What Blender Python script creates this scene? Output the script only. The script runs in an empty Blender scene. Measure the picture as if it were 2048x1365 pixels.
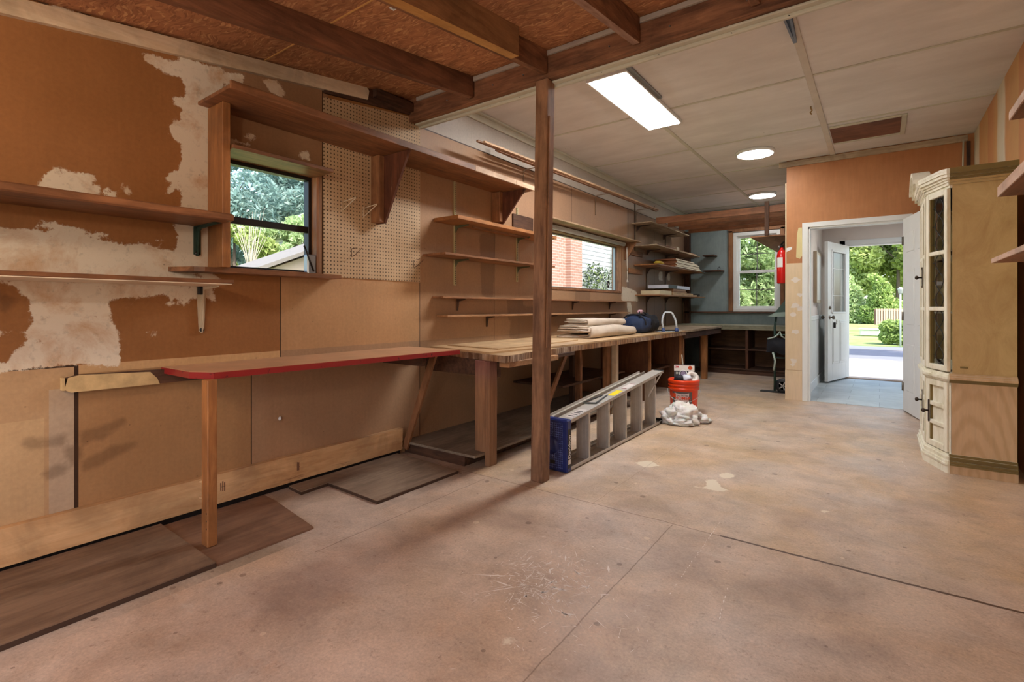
import bpy, bmesh, math, random
import numpy as np
from mathutils import Vector, Matrix, noise as mnoise
random.seed(7); rng = np.random.default_rng(7)
SC = bpy.context.scene
COL = SC.collection
PI = math.pi

# ---------------------------------------------------------------- camera, sky, sun, exposure
cam_d = bpy.data.cameras.new('camera')
cam = bpy.data.objects.new('camera', cam_d); COL.objects.link(cam)
cam_d.sensor_width = 36.0
cam_d.lens = 1004.0 / 2048.0 * 36.0
cam_d.shift_x = 0.0
cam_d.shift_y = -66.5 / 2048.0
cam_d.clip_start = 0.02; cam_d.clip_end = 300
EYE = 1.10
cam.location = (0, 0, EYE)
cam.rotation_euler = (PI / 2, 0, math.radians(36.2))
SC.camera = cam

world = bpy.data.worlds.new('world'); SC.world = world; world.use_nodes = True
wn = world.node_tree
for n in list(wn.nodes): wn.nodes.remove(n)
w_out = wn.nodes.new('ShaderNodeOutputWorld'); w_bg = wn.nodes.new('ShaderNodeBackground')
w_sky = wn.nodes.new('ShaderNodeTexSky')
w_sky.sky_type = 'NISHITA'; w_sky.sun_disc = False
w_sky.sun_elevation = math.radians(52); w_sky.sun_rotation = math.radians(116)
w_sky.air_density = 1.0; w_sky.dust_density = 2.5; w_sky.ozone_density = 1.0
w_bg.inputs['Strength'].default_value = 0.80
wn.links.new(w_sky.outputs[0], w_bg.inputs[0]); wn.links.new(w_bg.outputs[0], w_out.inputs[0])

sun_d = bpy.data.lights.new('sun', 'SUN'); sun_d.energy = 6.5; sun_d.angle = math.radians(0.6)
sun_d.color = (1.0, 0.95, 0.86)
sun = bpy.data.objects.new('sun', sun_d); COL.objects.link(sun)
sun.rotation_euler = Vector((0.70, -0.35, 1.1)).to_track_quat('Z', 'Y').to_euler()

vs = SC.view_settings
vs.view_transform = 'Standard'; vs.look = 'None'; vs.gamma = 1.0; vs.use_curve_mapping = False
vs.exposure = 0.0
PANEL_E, ROUND_E, BULB_E, BULB_W = 56.0, 44.0, 60.0, 40.0

# ---------------------------------------------------------------- helpers
def tag(o, label=None, cat=None, group=None, kind=None):
    if label: o['label'] = label
    if cat: o['category'] = cat
    if group: o['group'] = group
    if kind: o['kind'] = kind
    return o

class MB:
    """collects geometry in world coordinates; build() links it as ONE mesh"""
    def __init__(s):
        s.v = []; s.f = []; s.m = []; s.sm = []; s.xf = None
    def add(s, vs_, fs_, mi=0, smooth=False):
        o = len(s.v)
        if s.xf is not None: vs_ = [s.xf @ Vector(p) for p in vs_]
        s.v += [tuple(p) for p in vs_]
        for f in fs_:
            s.f.append([i + o for i in f]); s.m.append(mi); s.sm.append(smooth)
        return s
    def box(s, x0, x1, y0, y1, z0, z1, mi=0, b=0.0):
        if x0 > x1: x0, x1 = x1, x0
        if y0 > y1: y0, y1 = y1, y0
        if z0 > z1: z0, z1 = z1, z0
        if b <= 0:
            vv = [(x, y, z) for x in (x0, x1) for y in (y0, y1) for z in (z0, z1)]
            return s.add(vv, [(0,1,3,2),(4,6,7,5),(0,4,5,1),(2,3,7,6),(0,2,6,4),(1,5,7,3)], mi)
        b = min(b, (x1-x0)*.45, (y1-y0)*.45, (z1-z0)*.45)
        bm = bmesh.new()
        vv = [bm.verts.new((x, y, z)) for x in (x0, x1) for y in (y0, y1) for z in (z0, z1)]
        for f in [(0,1,3,2),(4,6,7,5),(0,4,5,1),(2,3,7,6),(0,2,6,4),(1,5,7,3)]: bm.faces.new([vv[i] for i in f])
        bmesh.ops.bevel(bm, geom=list(bm.edges), offset=b, segments=1, affect='EDGES')
        bm.verts.index_update()
        r = s.add([v.co.copy() for v in bm.verts], [[v.index for v in f.verts] for f in bm.faces], mi)
        bm.free(); return r
    def prism(s, pts, a0, a1, axis='z', mi=0):
        n = len(pts)
        def P(p, a):
            return {'z': (p[0], p[1], a), 'x': (a, p[0], p[1]), 'y': (p[0], a, p[1])}[axis]
        vv = [P(p, a0) for p in pts] + [P(p, a1) for p in pts]
        ff = [list(range(n))[::-1], list(range(n, 2*n))] + [(i, (i+1) % n, n+(i+1) % n, n+i) for i in range(n)]
        return s.add(vv, ff, mi)
    def tube(s, pts, r, seg=8, mi=0, cap=True, closed=False):
        pts = [Vector(p) for p in pts]; n = len(pts)
        rr = r if isinstance(r, (list, tuple)) else [r]*n
        vv = []; up = Vector((0, 0, 1)); prev = None
        for i, p in enumerate(pts):
            if closed: d = pts[(i+1) % n] - pts[i-1]
            else: d = pts[min(i+1, n-1)] - pts[max(i-1, 0)]
            d.normalize()
            a = prev if prev is not None else (Vector((1, 0, 0)) if abs(d.z) > .9 else up)
            a = (a - d*a.dot(d))
            if a.length < 1e-5: a = d.orthogonal()
            a.normalize(); prev = a; c = d.cross(a)
            for k in range(seg):
                t = 2*PI*k/seg; vv.append(p + (a*math.cos(t) + c*math.sin(t))*rr[i])
        ff = []
        for i in range(n if closed else n-1):
            j = (i+1) % n
            for k in range(seg):
                ff.append((i*seg+k, i*seg+(k+1) % seg, j*seg+(k+1) % seg, j*seg+k))
        if cap and not closed: ff += [list(range(seg))[::-1], [(n-1)*seg+k for k in range(seg)]]
        return s.add(vv, ff, mi, True)
    def lathe(s, prof, c=(0, 0, 0), seg=32, mi=0, axis='z'):
        vv = []; n = len(prof)
        for (r, z) in prof:
            for k in range(seg):
                t = 2*PI*k/seg; x, y = r*math.cos(t), r*math.sin(t)
                q = {'z': (x, y, z), 'x': (z, x, y), 'y': (x, z, y)}[axis]
                vv.append((c[0]+q[0], c[1]+q[1], c[2]+q[2]))
        ff = []
        for i in range(n-1):
            for k in range(seg):
                ff.append((i*seg+k, i*seg+(k+1) % seg, (i+1)*seg+(k+1) % seg, (i+1)*seg+k))
        if prof[0][0] > 1e-6: ff.append(list(range(seg))[::-1])
        if prof[-1][0] > 1e-6: ff.append([(n-1)*seg+k for k in range(seg)])
        return s.add(vv, ff, mi, True)
    def bar(s, p0, p1, w, h, mi=0, up=(0, 0, 1)):
        """rectangular bar between two points, w across, h along up"""
        p0, p1 = Vector(p0), Vector(p1); d = (p1-p0).normalized(); u = Vector(up); u = (u-d*u.dot(d)).normalized(); c = d.cross(u)
        vv = []
        for p in (p0, p1):
            for a, b in ((-1,-1),(1,-1),(1,1),(-1,1)): vv.append(p + c*a*w/2 + u*b*h/2)
        return s.add(vv, [(3,2,1,0),(4,5,6,7),(0,1,5,4),(1,2,6,5),(2,3,7,6),(3,0,4,7)], mi)
    def grid(s, fn, nu, nv, mi=0, smooth=True, wrapu=False):
        vv = [fn(i/nu, j/nv) for j in range(nv+1) for i in range(nu+1)]
        ff = [(j*(nu+1)+i, j*(nu+1)+i+1, (j+1)*(nu+1)+i+1, (j+1)*(nu+1)+i) for j in range(nv) for i in range(nu)]
        return s.add(vv, ff, mi, smooth)
    def build(s, name, mats, parent=None, org=None, fixn=True):
        me = bpy.data.meshes.new(name)
        if org is None:
            if parent is not None: org = Vector((0, 0, 0))
            else:
                a = np.array(s.v); org = Vector(((a[:,0].min()+a[:,0].max())/2, (a[:,1].min()+a[:,1].max())/2, a[:,2].min()))
        org = Vector(org); base = Vector((0, 0, 0)); q = parent
        while q is not None: base += q.location; q = q.parent
        me.from_pydata([(p[0]-base.x-org.x if parent is not None else p[0]-org.x,
                         p[1]-base.y-org.y if parent is not None else p[1]-org.y,
                         p[2]-base.z-org.z if parent is not None else p[2]-org.z) for p in s.v], [], s.f)
        if not isinstance(mats, (list, tuple)): mats = [mats]
        for m in mats: me.materials.append(m)
        me.polygons.foreach_set('material_index', s.m); me.polygons.foreach_set('use_smooth', s.sm)
        if fixn:
            bm = bmesh.new(); bm.from_mesh(me); bmesh.ops.recalc_face_normals(bm, faces=bm.faces); bm.to_mesh(me); bm.free()
        me.update()
        o = bpy.data.objects.new(name, me); COL.objects.link(o)
        o.location = org
        if parent is not None: o.parent = parent
        return o

def thing(name, label, cat, loc, group=None):
    o = bpy.data.objects.new(name, None); COL.objects.link(o); o.location = loc; o.empty_display_size = .05
    return tag(o, label, cat, group)
def single(name, mb, mats, label, cat, group=None, kind=None):
    return tag(mb.build(name, mats), label, cat, group, kind)
def struct(name, mb, mats, parent=None, fixn=True):
    return tag(mb.build(name, mats, parent, org=(0,0,0), fixn=fixn), kind=None if parent else 'structure')
def dup(root, delta):
    def cp(o, par):
        c = o.copy(); COL.objects.link(c); c.parent = par
        for ch in [x for x in bpy.data.objects if x.parent == o]: cp(ch, c)
        return c
    r = cp(root, None); r.location = root.location + Vector(delta); return r

def text_geo(body, size, bold=False):
    cu = bpy.data.curves.new('t', 'FONT'); cu.body = body; cu.size = size; cu.align_x = 'CENTER'; cu.align_y = 'CENTER'
    if bold: cu.offset = size*.02
    ob = bpy.data.objects.new('t', cu); COL.objects.link(ob)
    dg = bpy.context.evaluated_depsgraph_get(); dg.update()
    me = bpy.data.meshes.new_from_object(ob.evaluated_get(dg))
    vv = [v.co.copy() for v in me.vertices]; ff = [list(p.vertices) for p in me.polygons]
    bpy.data.objects.remove(ob); bpy.data.curves.remove(cu); bpy.data.meshes.remove(me)
    return vv, ff

# ---------------------------------------------------------------- materials
def srgb(r, g, b):
    f = lambda c: (c/255/12.92 if c/255 <= .04045 else ((c/255+.055)/1.055)**2.4)
    return (f(r), f(g), f(b), 1)
class NT:
    def __init__(s, name):
        s.m = bpy.data.materials.new(name); s.m.use_nodes = True; s.t = s.m.node_tree
        s.b = s.t.nodes['Principled BSDF']; s.out = s.t.nodes['Material Output']
    def n(s, typ, **kw):
        q = s.t.nodes.new(typ)
        for k, v in kw.items(): setattr(q, k, v)
        return q
    def l(s, a, b): s.t.links.new(a, b)
    def coord(s, scale=(1,1,1), rnd=True, kind='Object', rot=(0,0,0)):
        tc = s.n('ShaderNodeTexCoord'); mp = s.n('ShaderNodeMapping'); mp.inputs['Scale'].default_value = scale
        mp.inputs['Rotation'].default_value = rot
        s.l(tc.outputs[kind], mp.inputs['Vector'])
        if rnd:
            oi = s.n('ShaderNodeObjectInfo'); mu = s.n('ShaderNodeMath', operation='MULTIPLY'); mu.inputs[1].default_value = 37.0
            s.l(oi.outputs['Random'], mu.inputs[0]); s.l(mu.outputs[0], mp.inputs['Location'])
        return mp.outputs[0]
    def noise(s, vec, scale, detail=4, rough=.55, dist=0.0):
        q = s.n('ShaderNodeTexNoise'); q.inputs['Scale'].default_value = scale; q.inputs['Detail'].default_value = detail
        q.inputs['Roughness'].default_value = rough; q.inputs['Distortion'].default_value = dist
        s.l(vec, q.inputs['Vector']); return q.outputs['Fac']
    def ramp(s, fac, stops):
        q = s.n('ShaderNodeValToRGB'); e = q.color_ramp.elements
        while len(e) < len(stops): e.new(.5)
        for i, (p, c) in enumerate(stops):
            e[i].position = p; e[i].color = c if isinstance(c, tuple) else (c, c, c, 1)
        s.l(fac, q.inputs[0]); return q.outputs[0]
    def mix(s, fac, a, b, mode='MIX'):
        q = s.n('ShaderNodeMix', data_type='RGBA', blend_type=mode)
        for k, v in ((0, fac), (6, a), (7, b)):
            if isinstance(v, (int, float)): q.inputs[k].default_value = v
            elif isinstance(v, tuple): q.inputs[k].default_value = v
            else: s.l(v, q.inputs[k])
        return q.outputs[2]
    def math(s, op, a, b=None, clamp=False):
        q = s.n('ShaderNodeMath', operation=op); q.use_clamp = clamp
        for k, v in ((0, a), (1, b)):
            if v is None: continue
            if isinstance(v, (int, float)): q.inputs[k].default_value = v
            else: s.l(v, q.inputs[k])
        return q.outputs[0]
    def bump(s, h, strength=.3, dist=.002):
        q = s.n('ShaderNodeBump'); q.inputs['Strength'].default_value = strength; q.inputs['Distance'].default_value = dist
        s.l(h, q.inputs['Height']); s.l(q.outputs[0], s.b.inputs['Normal'])
    def done(s, col, rough=.6, spec=.4, metal=0.0):
        if isinstance(col, tuple): s.b.inputs['Base Color'].default_value = col
        else: s.l(col, s.b.inputs['Base Color'])
        if isinstance(rough, (int, float)): s.b.inputs['Roughness'].default_value = rough
        else: s.l(rough, s.b.inputs['Roughness'])
        s.b.inputs['Specular IOR Level'].default_value = spec; s.b.inputs['Metallic'].default_value = metal
        return s.m
_cache = {}
def wood(key, light, dark, axis='y', rough=.55, worn=None, wornc=None, knots=True, grain=1.0):
    k = ('w', key, axis)
    if k in _cache: return _cache[k]
    t = NT('wood_%s_%s' % (key, axis))
    sc = {'x': (.12, 1, 1), 'y': (1, .12, 1), 'z': (1, 1, .12)}[axis]
    v = t.coord(sc)
    g1 = t.noise(v, 38*grain, 6, .6, .8); g2 = t.noise(v, 6*grain, 3, .5, 1.6)
    f = t.math('ADD', t.math('MULTIPLY', g1, .55), t.math('MULTIPLY', g2, .45))
    c = t.ramp(f, [(.33, dark), (.5, tuple((a+b)/2 for a, b in zip(dark, light))), (.66, light)])
    v2 = t.coord((1, 1, 1))
    blot = t.ramp(t.noise(v2, 3.0, 5, .65, .5), [(.36, .62), (.56, 1.0)])
    c = t.mix(.8, c, blot, 'MULTIPLY')
    if knots:
        vo = t.n('ShaderNodeTexVoronoi'); vo.inputs['Scale'].default_value = 4.0
        t.l(t.coord({'x': (.5, 1, 1), 'y': (1, .5, 1), 'z': (1, 1, .5)}[axis]), vo.inputs['Vector'])
        kn = t.ramp(vo.outputs['Distance'], [(.03, .35), (.085, 1.0)])
        c = t.mix(.7, c, kn, 'MULTIPLY')
    if worn:
        w = t.ramp(t.noise(t.coord(sc), 9, 6, .7, .6), [(worn, 0.0), (worn+.07, 1.0)])
        c = t.mix(w, c, wornc)
    t.bump(g1, .25, .002)
    _cache[k] = t.done(c, rough, .35); return _cache[k]
def plain(key, col, rough=.6, spec=.4, metal=0.0, var=.12, scale=6, bump=0):
    k = ('p', key)
    if k in _cache: return _cache[k]
    t = NT(key)
    n = t.noise(t.coord(), scale, 5, .6)
    c = t.mix(1.0, col, t.ramp(n, [(.3, 1-var), (.7, 1.0)]), 'MULTIPLY')
    if bump: t.bump(t.noise(t.coord(), 60, 4), bump, .002)
    _cache[k] = t.done(c, rough, spec, metal); return _cache[k]
def emit(key, col, strength):
    t = NT(key); t.done(col, .5)
    t.b.inputs['Emission Color'].default_value = col; t.b.inputs['Emission Strength'].default_value = strength
    return t.m
def glass(key='window_glass', refl=.025):
    if key in _cache: return _cache[key]
    t = NT(key); t.t.nodes.remove(t.b)
    tr = t.n('ShaderNodeBsdfTransparent'); tr.inputs[0].default_value = (.93, .96, .96, 1)
    gl = t.n('ShaderNodeBsdfGlossy'); gl.inputs['Roughness'].default_value = .03
    lw = t.n('ShaderNodeLayerWeight'); lw.inputs[0].default_value = .5
    mx = t.n('ShaderNodeMixShader'); t.l(t.math('ADD', t.math('MULTIPLY', t.math('POWER', lw.outputs['Facing'], 5.0), .5), refl), mx.inputs[0]); t.l(tr.outputs[0], mx.inputs[1]); t.l(gl.outputs[0], mx.inputs[2])
    t.l(mx.outputs[0], t.out.inputs[0]); _cache[key] = t.m; return t.m

RED = (srgb(176,112,68), srgb(104,56,32))       # redwood-like shelf boards
def w_red(a): return wood('red', srgb(162,110,74), srgb(100,66,44), a, .5)
def w_shelf(a): return wood('shelf', srgb(190,144,102), srgb(138,96,66), a, .55)
def w_raft(a): return wood('rafter', srgb(168,118,84), srgb(88,58,42), a, .75)
def w_post(a): return wood('post', srgb(176,134,102), srgb(104,74,56), a, .6, .62, srgb(178,148,116))
def w_pine(a): return wood('pine', srgb(222,190,150), srgb(190,150,104), a, .6)
def w_dark(a): return wood('dark', srgb(104,72,54), srgb(50,34,26), a, .7)
def w_stud(a): return wood('stud', srgb(170,120,82), srgb(118,78,52), a, .6)
def w_grey(a): return wood('grey', srgb(196,176,148), srgb(150,128,104), a, .75)
def w_ply(a): return wood('ply', srgb(206,176,136), srgb(176,142,104), a, .65, .66, srgb(120,88,66), knots=False)
def w_orange(a): return wood('orange', srgb(180,122,72), srgb(128,82,48), a, .5)
def w_yel(a): return wood('yellowboard', srgb(210,160,92), srgb(176,120,62), a, .6)
M_white = plain('white_paint', srgb(228,230,228), .45, .4, var=.06)
M_trim = plain('cream_trim', srgb(206,204,186), .55, .3, var=.14)
M_dkmetal = plain('dark_metal', srgb(52,48,46), .45, .5, .6)
M_alu = plain('aluminium', srgb(196,190,182), .42, .5, .35, var=.15, scale=20)
M_galv = plain('galvanised', srgb(150,150,150), .4, .5, .8)
M_black = plain('black_plastic', srgb(26,26,28), .5)
M_green = plain('green_metal', srgb(52,74,64), .5)

# ---------------------------------------------------------------- room constants
XW, XR = -2.93, 0.77          # left and right wall faces
YB, YD, YF = -1.8, 6.82, 9.5  # rear wall, door wall, far (window) wall
ZC = 2.86
def roofz(y): return 2.70 - .13*(2.65-y)      # underside of the sloped deck
S_, C_, F_ = .5907, .8069, 1004.
def _ray(u, v):
    a = u-1024.; return C_*a-S_*F_, S_*a+C_*F_, 616.-v
def onwall(u, v):            # a mark on the left wall -> (y, z)
    r = _ray(u, v); t = XW/r[0]; return (t*r[1], EYE+t*r[2])
def onfloor(u, v):
    r = _ray(u, v); t = -EYE/r[2]; return (t*r[0], t*r[1])

def poly_sdf(P, poly):
    """signed distance (negative inside) of points P (n,2) to polygon"""
    poly = np.array(poly, float); d = np.full(len(P), 1e9); inside = np.zeros(len(P), bool)
    n = len(poly)
    for i in range(n):
        a, b = poly[i], poly[(i+1) % n]; ab = b-a; ap = P-a
        t = np.clip((ap@ab)/max(ab@ab, 1e-12), 0, 1); d = np.minimum(d, np.hypot(*(ap-t[:, None]*ab).T))
        cond = ((a[1] > P[:, 1]) != (b[1] > P[:, 1]))
        xi = (b[0]-a[0])*(P[:, 1]-a[1])/((b[1]-a[1]) or 1e-12)+a[0]
        inside ^= cond & (P[:, 0] < xi)
    return np.where(inside, -d, d)

def painted_grid(name, us, ws, to3d, holes, basefn, fields, mat, extra=None):
    """a wall or floor sheet: cells coloured per panel, float fields (distance to a stain's edge) per vertex"""
    us = np.unique(np.round(us, 4)); ws = np.unique(np.round(ws, 4)); nu, nw = len(us), len(ws)
    U, W = np.meshgrid(us, ws, indexing='ij'); P = np.stack([U.ravel(), W.ravel()], 1)
    verts = [to3d(u, w) for u, w in P]
    uc, wc = (us[1:]+us[:-1])/2, (ws[1:]+ws[:-1])/2
    keep = np.ones((nu-1, nw-1), bool)
    UC, WC = np.meshgrid(uc, wc, indexing='ij')
    for (a, b, c, d) in holes: keep &= ~((UC > a) & (UC < b) & (WC > c) & (WC < d))
    faces = []; cols = basefn(UC, WC); fc = []
    for i in range(nu-1):
        for j in range(nw-1):
            if keep[i, j]:
                faces.append((i*nw+j, (i+1)*nw+j, (i+1)*nw+j+1, i*nw+j+1)); fc.append(cols[i, j])
    nf = len(faces); ne = 0; em = []
    if extra is not None:
        o = len(verts); verts += extra.v
        for f in extra.f: faces.append([q+o for q in f])
        ne = len(extra.f)
    me = bpy.data.meshes.new(name); me.from_pydata(verts, [], faces)
    for m in (mat if isinstance(mat, (list, tuple)) else [mat]): me.materials.append(m)
    if ne: me.polygons.foreach_set('material_index', [0]*nf + list(extra.m))
    ca = me.color_attributes.new('base', 'FLOAT_COLOR', 'CORNER')
    arr = np.ones((len(me.loops), 4), np.float32); fc = np.array(fc, np.float32)
    arr[:nf*4, :3] = np.repeat(fc, 4, 0); ca.data.foreach_set('color', arr.ravel())
    for fn, polys in fields.items():
        d = np.full(len(P), 1.0)
        for p in polys: d = np.minimum(d, poly_sdf(P, p))
        at = me.attributes.new(fn, 'FLOAT', 'POINT'); full = np.ones(len(verts), np.float32); full[:len(P)] = d
        at.data.foreach_set('value', full)
    me.update(); o = bpy.data.objects.new(name, me); COL.objects.link(o); o['kind'] = 'structure'
    return o
def lin(r, g, b): return np.array(srgb(r, g, b)[:3])

# ---------------------------------------------------------------- left wall
def wall_mat():
    t = NT('painted_hardboard'); co = t.coord(rnd=False)
    at = t.n('ShaderNodeAttribute', attribute_name='base'); base = at.outputs['Color']
    big = t.noise(co, 1.4, 5, .6); fine = t.noise(co, 55, 4, .6)
    vert = t.noise(t.coord((1, 1, .05), rnd=False), 60, 3, .6)
    c = t.mix(1, base, t.ramp(big, [(.3, .82), (.7, 1.08)]), 'MULTIPLY')
    c = t.mix(1, c, t.ramp(vert, [(.3, .96), (.7, 1.02)]), 'MULTIPLY')
    c = t.mix(1, c, t.ramp(fine, [(.3, .92), (.7, 1.05)]), 'MULTIPLY')
    # stains
    st = t.n('ShaderNodeAttribute', attribute_name='stain').outputs['Fac']
    ms = t.ramp(t.math('ADD', st, t.math('MULTIPLY', t.math('SUBTRACT', t.noise(co, 18, 6, .7), .5), .035)), [(0, 1.0), (.02, 0.0)])
    c = t.mix(t.math('MULTIPLY', ms, .38), c, srgb(70, 46, 30))
    # joint compound / bare plaster
    pl = t.n('ShaderNodeAttribute', attribute_name='plaster').outputs['Fac']
    nz = t.math('ADD', t.math('MULTIPLY', t.math('SUBTRACT', t.noise(co, 9, 7, .72), .5), .085),
                t.math('MULTIPLY', t.math('SUBTRACT', t.noise(co, 70, 5, .7), .5), .03))
    d = t.math('ADD', pl, nz)
    mp = t.ramp(d, [(0, 1.0), (.006, 0.0)])
    pc = t.mix(t.ramp(t.noise(co, 3.2, 7, .68, .6), [(.50, 0.0), (.68, 1.0)]), srgb(222, 210, 190), srgb(196, 160, 124))
    pc = t.mix(1, pc, t.ramp(t.noise(co, 26, 6, .7), [(.32, .80), (.45, 1.0)]), 'MULTIPLY')
    pc = t.mix(t.ramp(t.noise(co, 7, 8, .78), [(.62, 0.0), (.66, .8)]), pc, srgb(150, 98, 54))
    c = t.mix(mp, c, pc)
    # small dings
    vo = t.n('ShaderNodeTexVoronoi'); vo.inputs['Scale'].default_value = 9; t.l(co, vo.inputs['Vector'])
    c = t.mix(t.ramp(vo.outputs['Distance'], [(.02, .55), (.045, 0.0)]), c, srgb(70, 48, 34))
    c = t.mix(t.ramp(t.noise(co, 6, 10, .82), [(.62, 0.0), (.72, .45)]), c, srgb(84, 58, 40))
    t.bump(t.math('ADD', t.math('MULTIPLY', mp, .6), t.math('MULTIPLY', fine, .5)), .35, .003)
    return t.done(c, t.ramp(big, [(.3, .42), (.7, .6)]), .4)
WIN1 = (1.27, 1.885, 1.305, 1.965)       # opening y0,y1,z0,z1
WIN2 = (4.48, 6.60, 1.325, 1.985)
SEAM_Z, SEAM_L = .838, .668
def base_left(Y, Z):
    c = np.zeros(Y.shape+(3,))
    def put(m, col): c[m] = lin(*col)
    put(Y > -9, (156, 106, 62))
    put((Y > 1.22) & (Y <= 1.95) & (Z > 1.31), (160, 122, 90))
    put((Y > 1.627) & (Y <= 2.77) & (Z > .8) & (Z < 1.31), (190, 148, 106))
    put((Y > 2.77), (170, 132, 98))
    put((Y > 4.0) & (Z > 1.9), (172, 134, 104))
    put((Y > 6.8), (150, 120, 96))
    put((Z < SEAM_Z) & (Y <= SEAM_L), (190, 156, 118))
    put((Z < SEAM_Z) & (Y > SEAM_L) & (Y <= 1.452), (172, 132, 92))
    put((Z < SEAM_Z) & (Y > 1.452) & (Y <= 2.77), (168, 134, 104))
    put((Z < SEAM_Z) & (Y > 2.77), (150, 116, 86))
    put((Z < SEAM_Z) & (Z > .79) & (Y > SEAM_L) & (Y < 1.627), (206, 166, 120))
    put((Z < .63) & (Y < .56), (200, 168, 128)); put((Z < .74) & (Y > .575) & (Y < SEAM_L), (188, 166, 142))
    put((Z > 2.53) & (Y > 2.74), (186, 176, 164))
    put((Z > roofz(Y)-.0) & (Y < 2.7), (90, 64, 44))
    dk = (60, 40, 28)
    for y, z0, z1 in ((SEAM_L, 0, SEAM_Z), (1.452, 0, .8), (1.627, .8, 1.3), (2.77, 0, 2.53), (1.911, 1.3, 2.6), (5.2, 2.0, 2.53), (6.85, .8, 2.53), (7.9, .8, 2.53), (8.9, .8, 2.53), (3.72, .8, 2.4), (4.12, .8, 1.8)):
        w = .003 if y != SEAM_L else .008
        put((abs(Y-y) < w) & (Z > z0) & (Z < z1), dk)
    put((abs(Z-SEAM_Z) < .006) & (Y < .66), dk)
    put((abs(Z-2.53) < .005) & (Y > 2.77), (70, 52, 40))
    return c
PW = lambda L: [onwall(u, v) for u, v in L]
plaster = [PW(p) for p in (
    [(362,112),(445,138),(446,165),(430,190),(421,200),(421,545),(440,560),(425,563),(380,540),(352,505),(356,470),(352,445),(360,420),(362,395),(356,370),(361,330),(363,290),(350,282),(343,258),(352,240),(364,248),(368,215),(350,205),(345,196),(368,198),(372,175),(360,150)],
    [(286,104),(325,118),(364,124),(364,152),(335,147),(308,130),(292,120)],
    [(80,372),(98,350),(118,333),(150,347),(185,352),(176,368),(198,380),(190,400),(70,400)],
    [(216,381),(228,383),(236,397),(216,397)], [(246,370),(262,383),(254,387)],
    [(362,338),(364,352),(352,376),(335,386),(345,362),(330,362),(345,345)],
    [(-30,455),(60,462),(120,470),(200,480),(258,492),(300,492),(350,505),(385,520),(425,545),(428,566),(-30,550)],
    [(78,445),(120,450),(170,463),(165,470),(110,462)], [(185,466),(215,472),(205,478)], [(312,480),(326,481),(324,490)],
    [(-30,556),(428,572),(426,600),(400,592),(370,602),(340,600),(330,592),(226,596),(218,606),(220,640),(232,648),(236,690),(242,700),(232,706),(243,716),(240,728),(100,733),(0,742),(-40,745),(-40,730),(15,728),(35,700),(60,690),(58,672),(20,672),(-40,668),(-40,664),(60,664),(62,595),(40,588),(30,575),(15,565),(-30,560)],
    [(340,598),(372,605),(368,611),(335,606)], [(248,612),(262,608),(256,616)], [(303,609),(314,606),(310,611)],
    [(300,668),(312,665),(308,672)],
    [(524,157),(548,161),(573,187),(561,196),(540,181)], [(450,146),(470,150),(487,152),(487,168),(465,164),(455,170),(446,160)],
    [(490,272),(510,267),(514,275),(500,281)], [(462,280),(498,286),(502,293),(462,288)], [(598,306),(616,301),(622,322),(600,318)],
    [(1244,573),(1272,582),(1277,602),(1262,604),(1264,628),(1256,628),(1254,604),(1243,600)],
    [(82,5),(140,22),(182,36),(170,36),(120,26)], [(262,43),(330,63),(310,62)], [(360,72),(402,84),(402,96),(370,88)], [(404,82),(445,92),(447,104),(408,98)],
    [(1318,545),(1325,545),(1325,562),(1318,560)], [(1334,548),(1340,548),(1340,562),(1335,560)])]
stain = [PW(p) for p in (
    [(50,884),(60,879),(76,882),(96,884),(128,872),(128,887),(96,889),(80,894),(60,893),(51,889)], [(90,946),(112,934),(130,934),(128,944),(100,954)],
    [(166,868),(200,858),(245,840),(248,845),(200,870),(168,884)], [(192,876),(205,868),(216,872),(200,880)], [(168,925),(220,898),(270,888),(230,912),(170,940)],
    [(134,896),(158,896),(158,920),(148,926),(136,906)],
    [(0,590),(30,600),(10,620)], [(770,300),(820,305),(815,330),(775,325)], [(1015,600),(1045,600),(1045,640),(1018,640)], [(970,300),(980,300),(980,315)],
    [(1155,560),(1180,560),(1180,600),(1150,600)], [(960,470),(990,470),(985,600),(965,590)], [(1025,610),(1090,620),(1090,680),(1020,675)])]
ext = MB()
for (y0, y1, z0, z1), lo, hi in ((WIN1, YB, 2.77), (WIN2, 2.77, YF+.1)):
    ext.box(XW-.13, XW-.002, lo, y0, 0, 2.95, 1); ext.box(XW-.13, XW-.002, y1, hi, 0, 2.95, 1)
    ext.box(XW-.13, XW-.002, y0, y1, 0, z0, 1); ext.box(XW-.13, XW-.002, y0, y1, z1, 2.95, 1)
us = np.concatenate([np.arange(YB, 2.9, .02), np.arange(2.9, YF, .045), [YF, WIN1[0], WIN1[1], WIN2[0], WIN2[1]]] +
                    [[y-.003, y+.003] for y in (1.452,1.627,2.77,1.911,5.2,6.85,7.9,8.9,3.72,4.12)] + [[SEAM_L-.008, SEAM_L+.008, .56, .575, 1.22, 1.95, 2.74, 4.0, 6.8]])
ws = np.concatenate([np.arange(0, 2.9, .02), [2.9, WIN1[2], WIN1[3], WIN2[2], WIN2[3], SEAM_Z-.004, SEAM_Z+.004, 2.525, 2.535, 1.31]])
M_wall = wall_mat(); M_outwall = plain('outer_sheathing', srgb(150, 120, 90), .8)
painted_grid('wall_left', us, ws, lambda y, z: (XW, y, z), [WIN1, WIN2], base_left, {'plaster': plaster, 'stain': stain}, [M_wall, M_outwall], ext)

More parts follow.
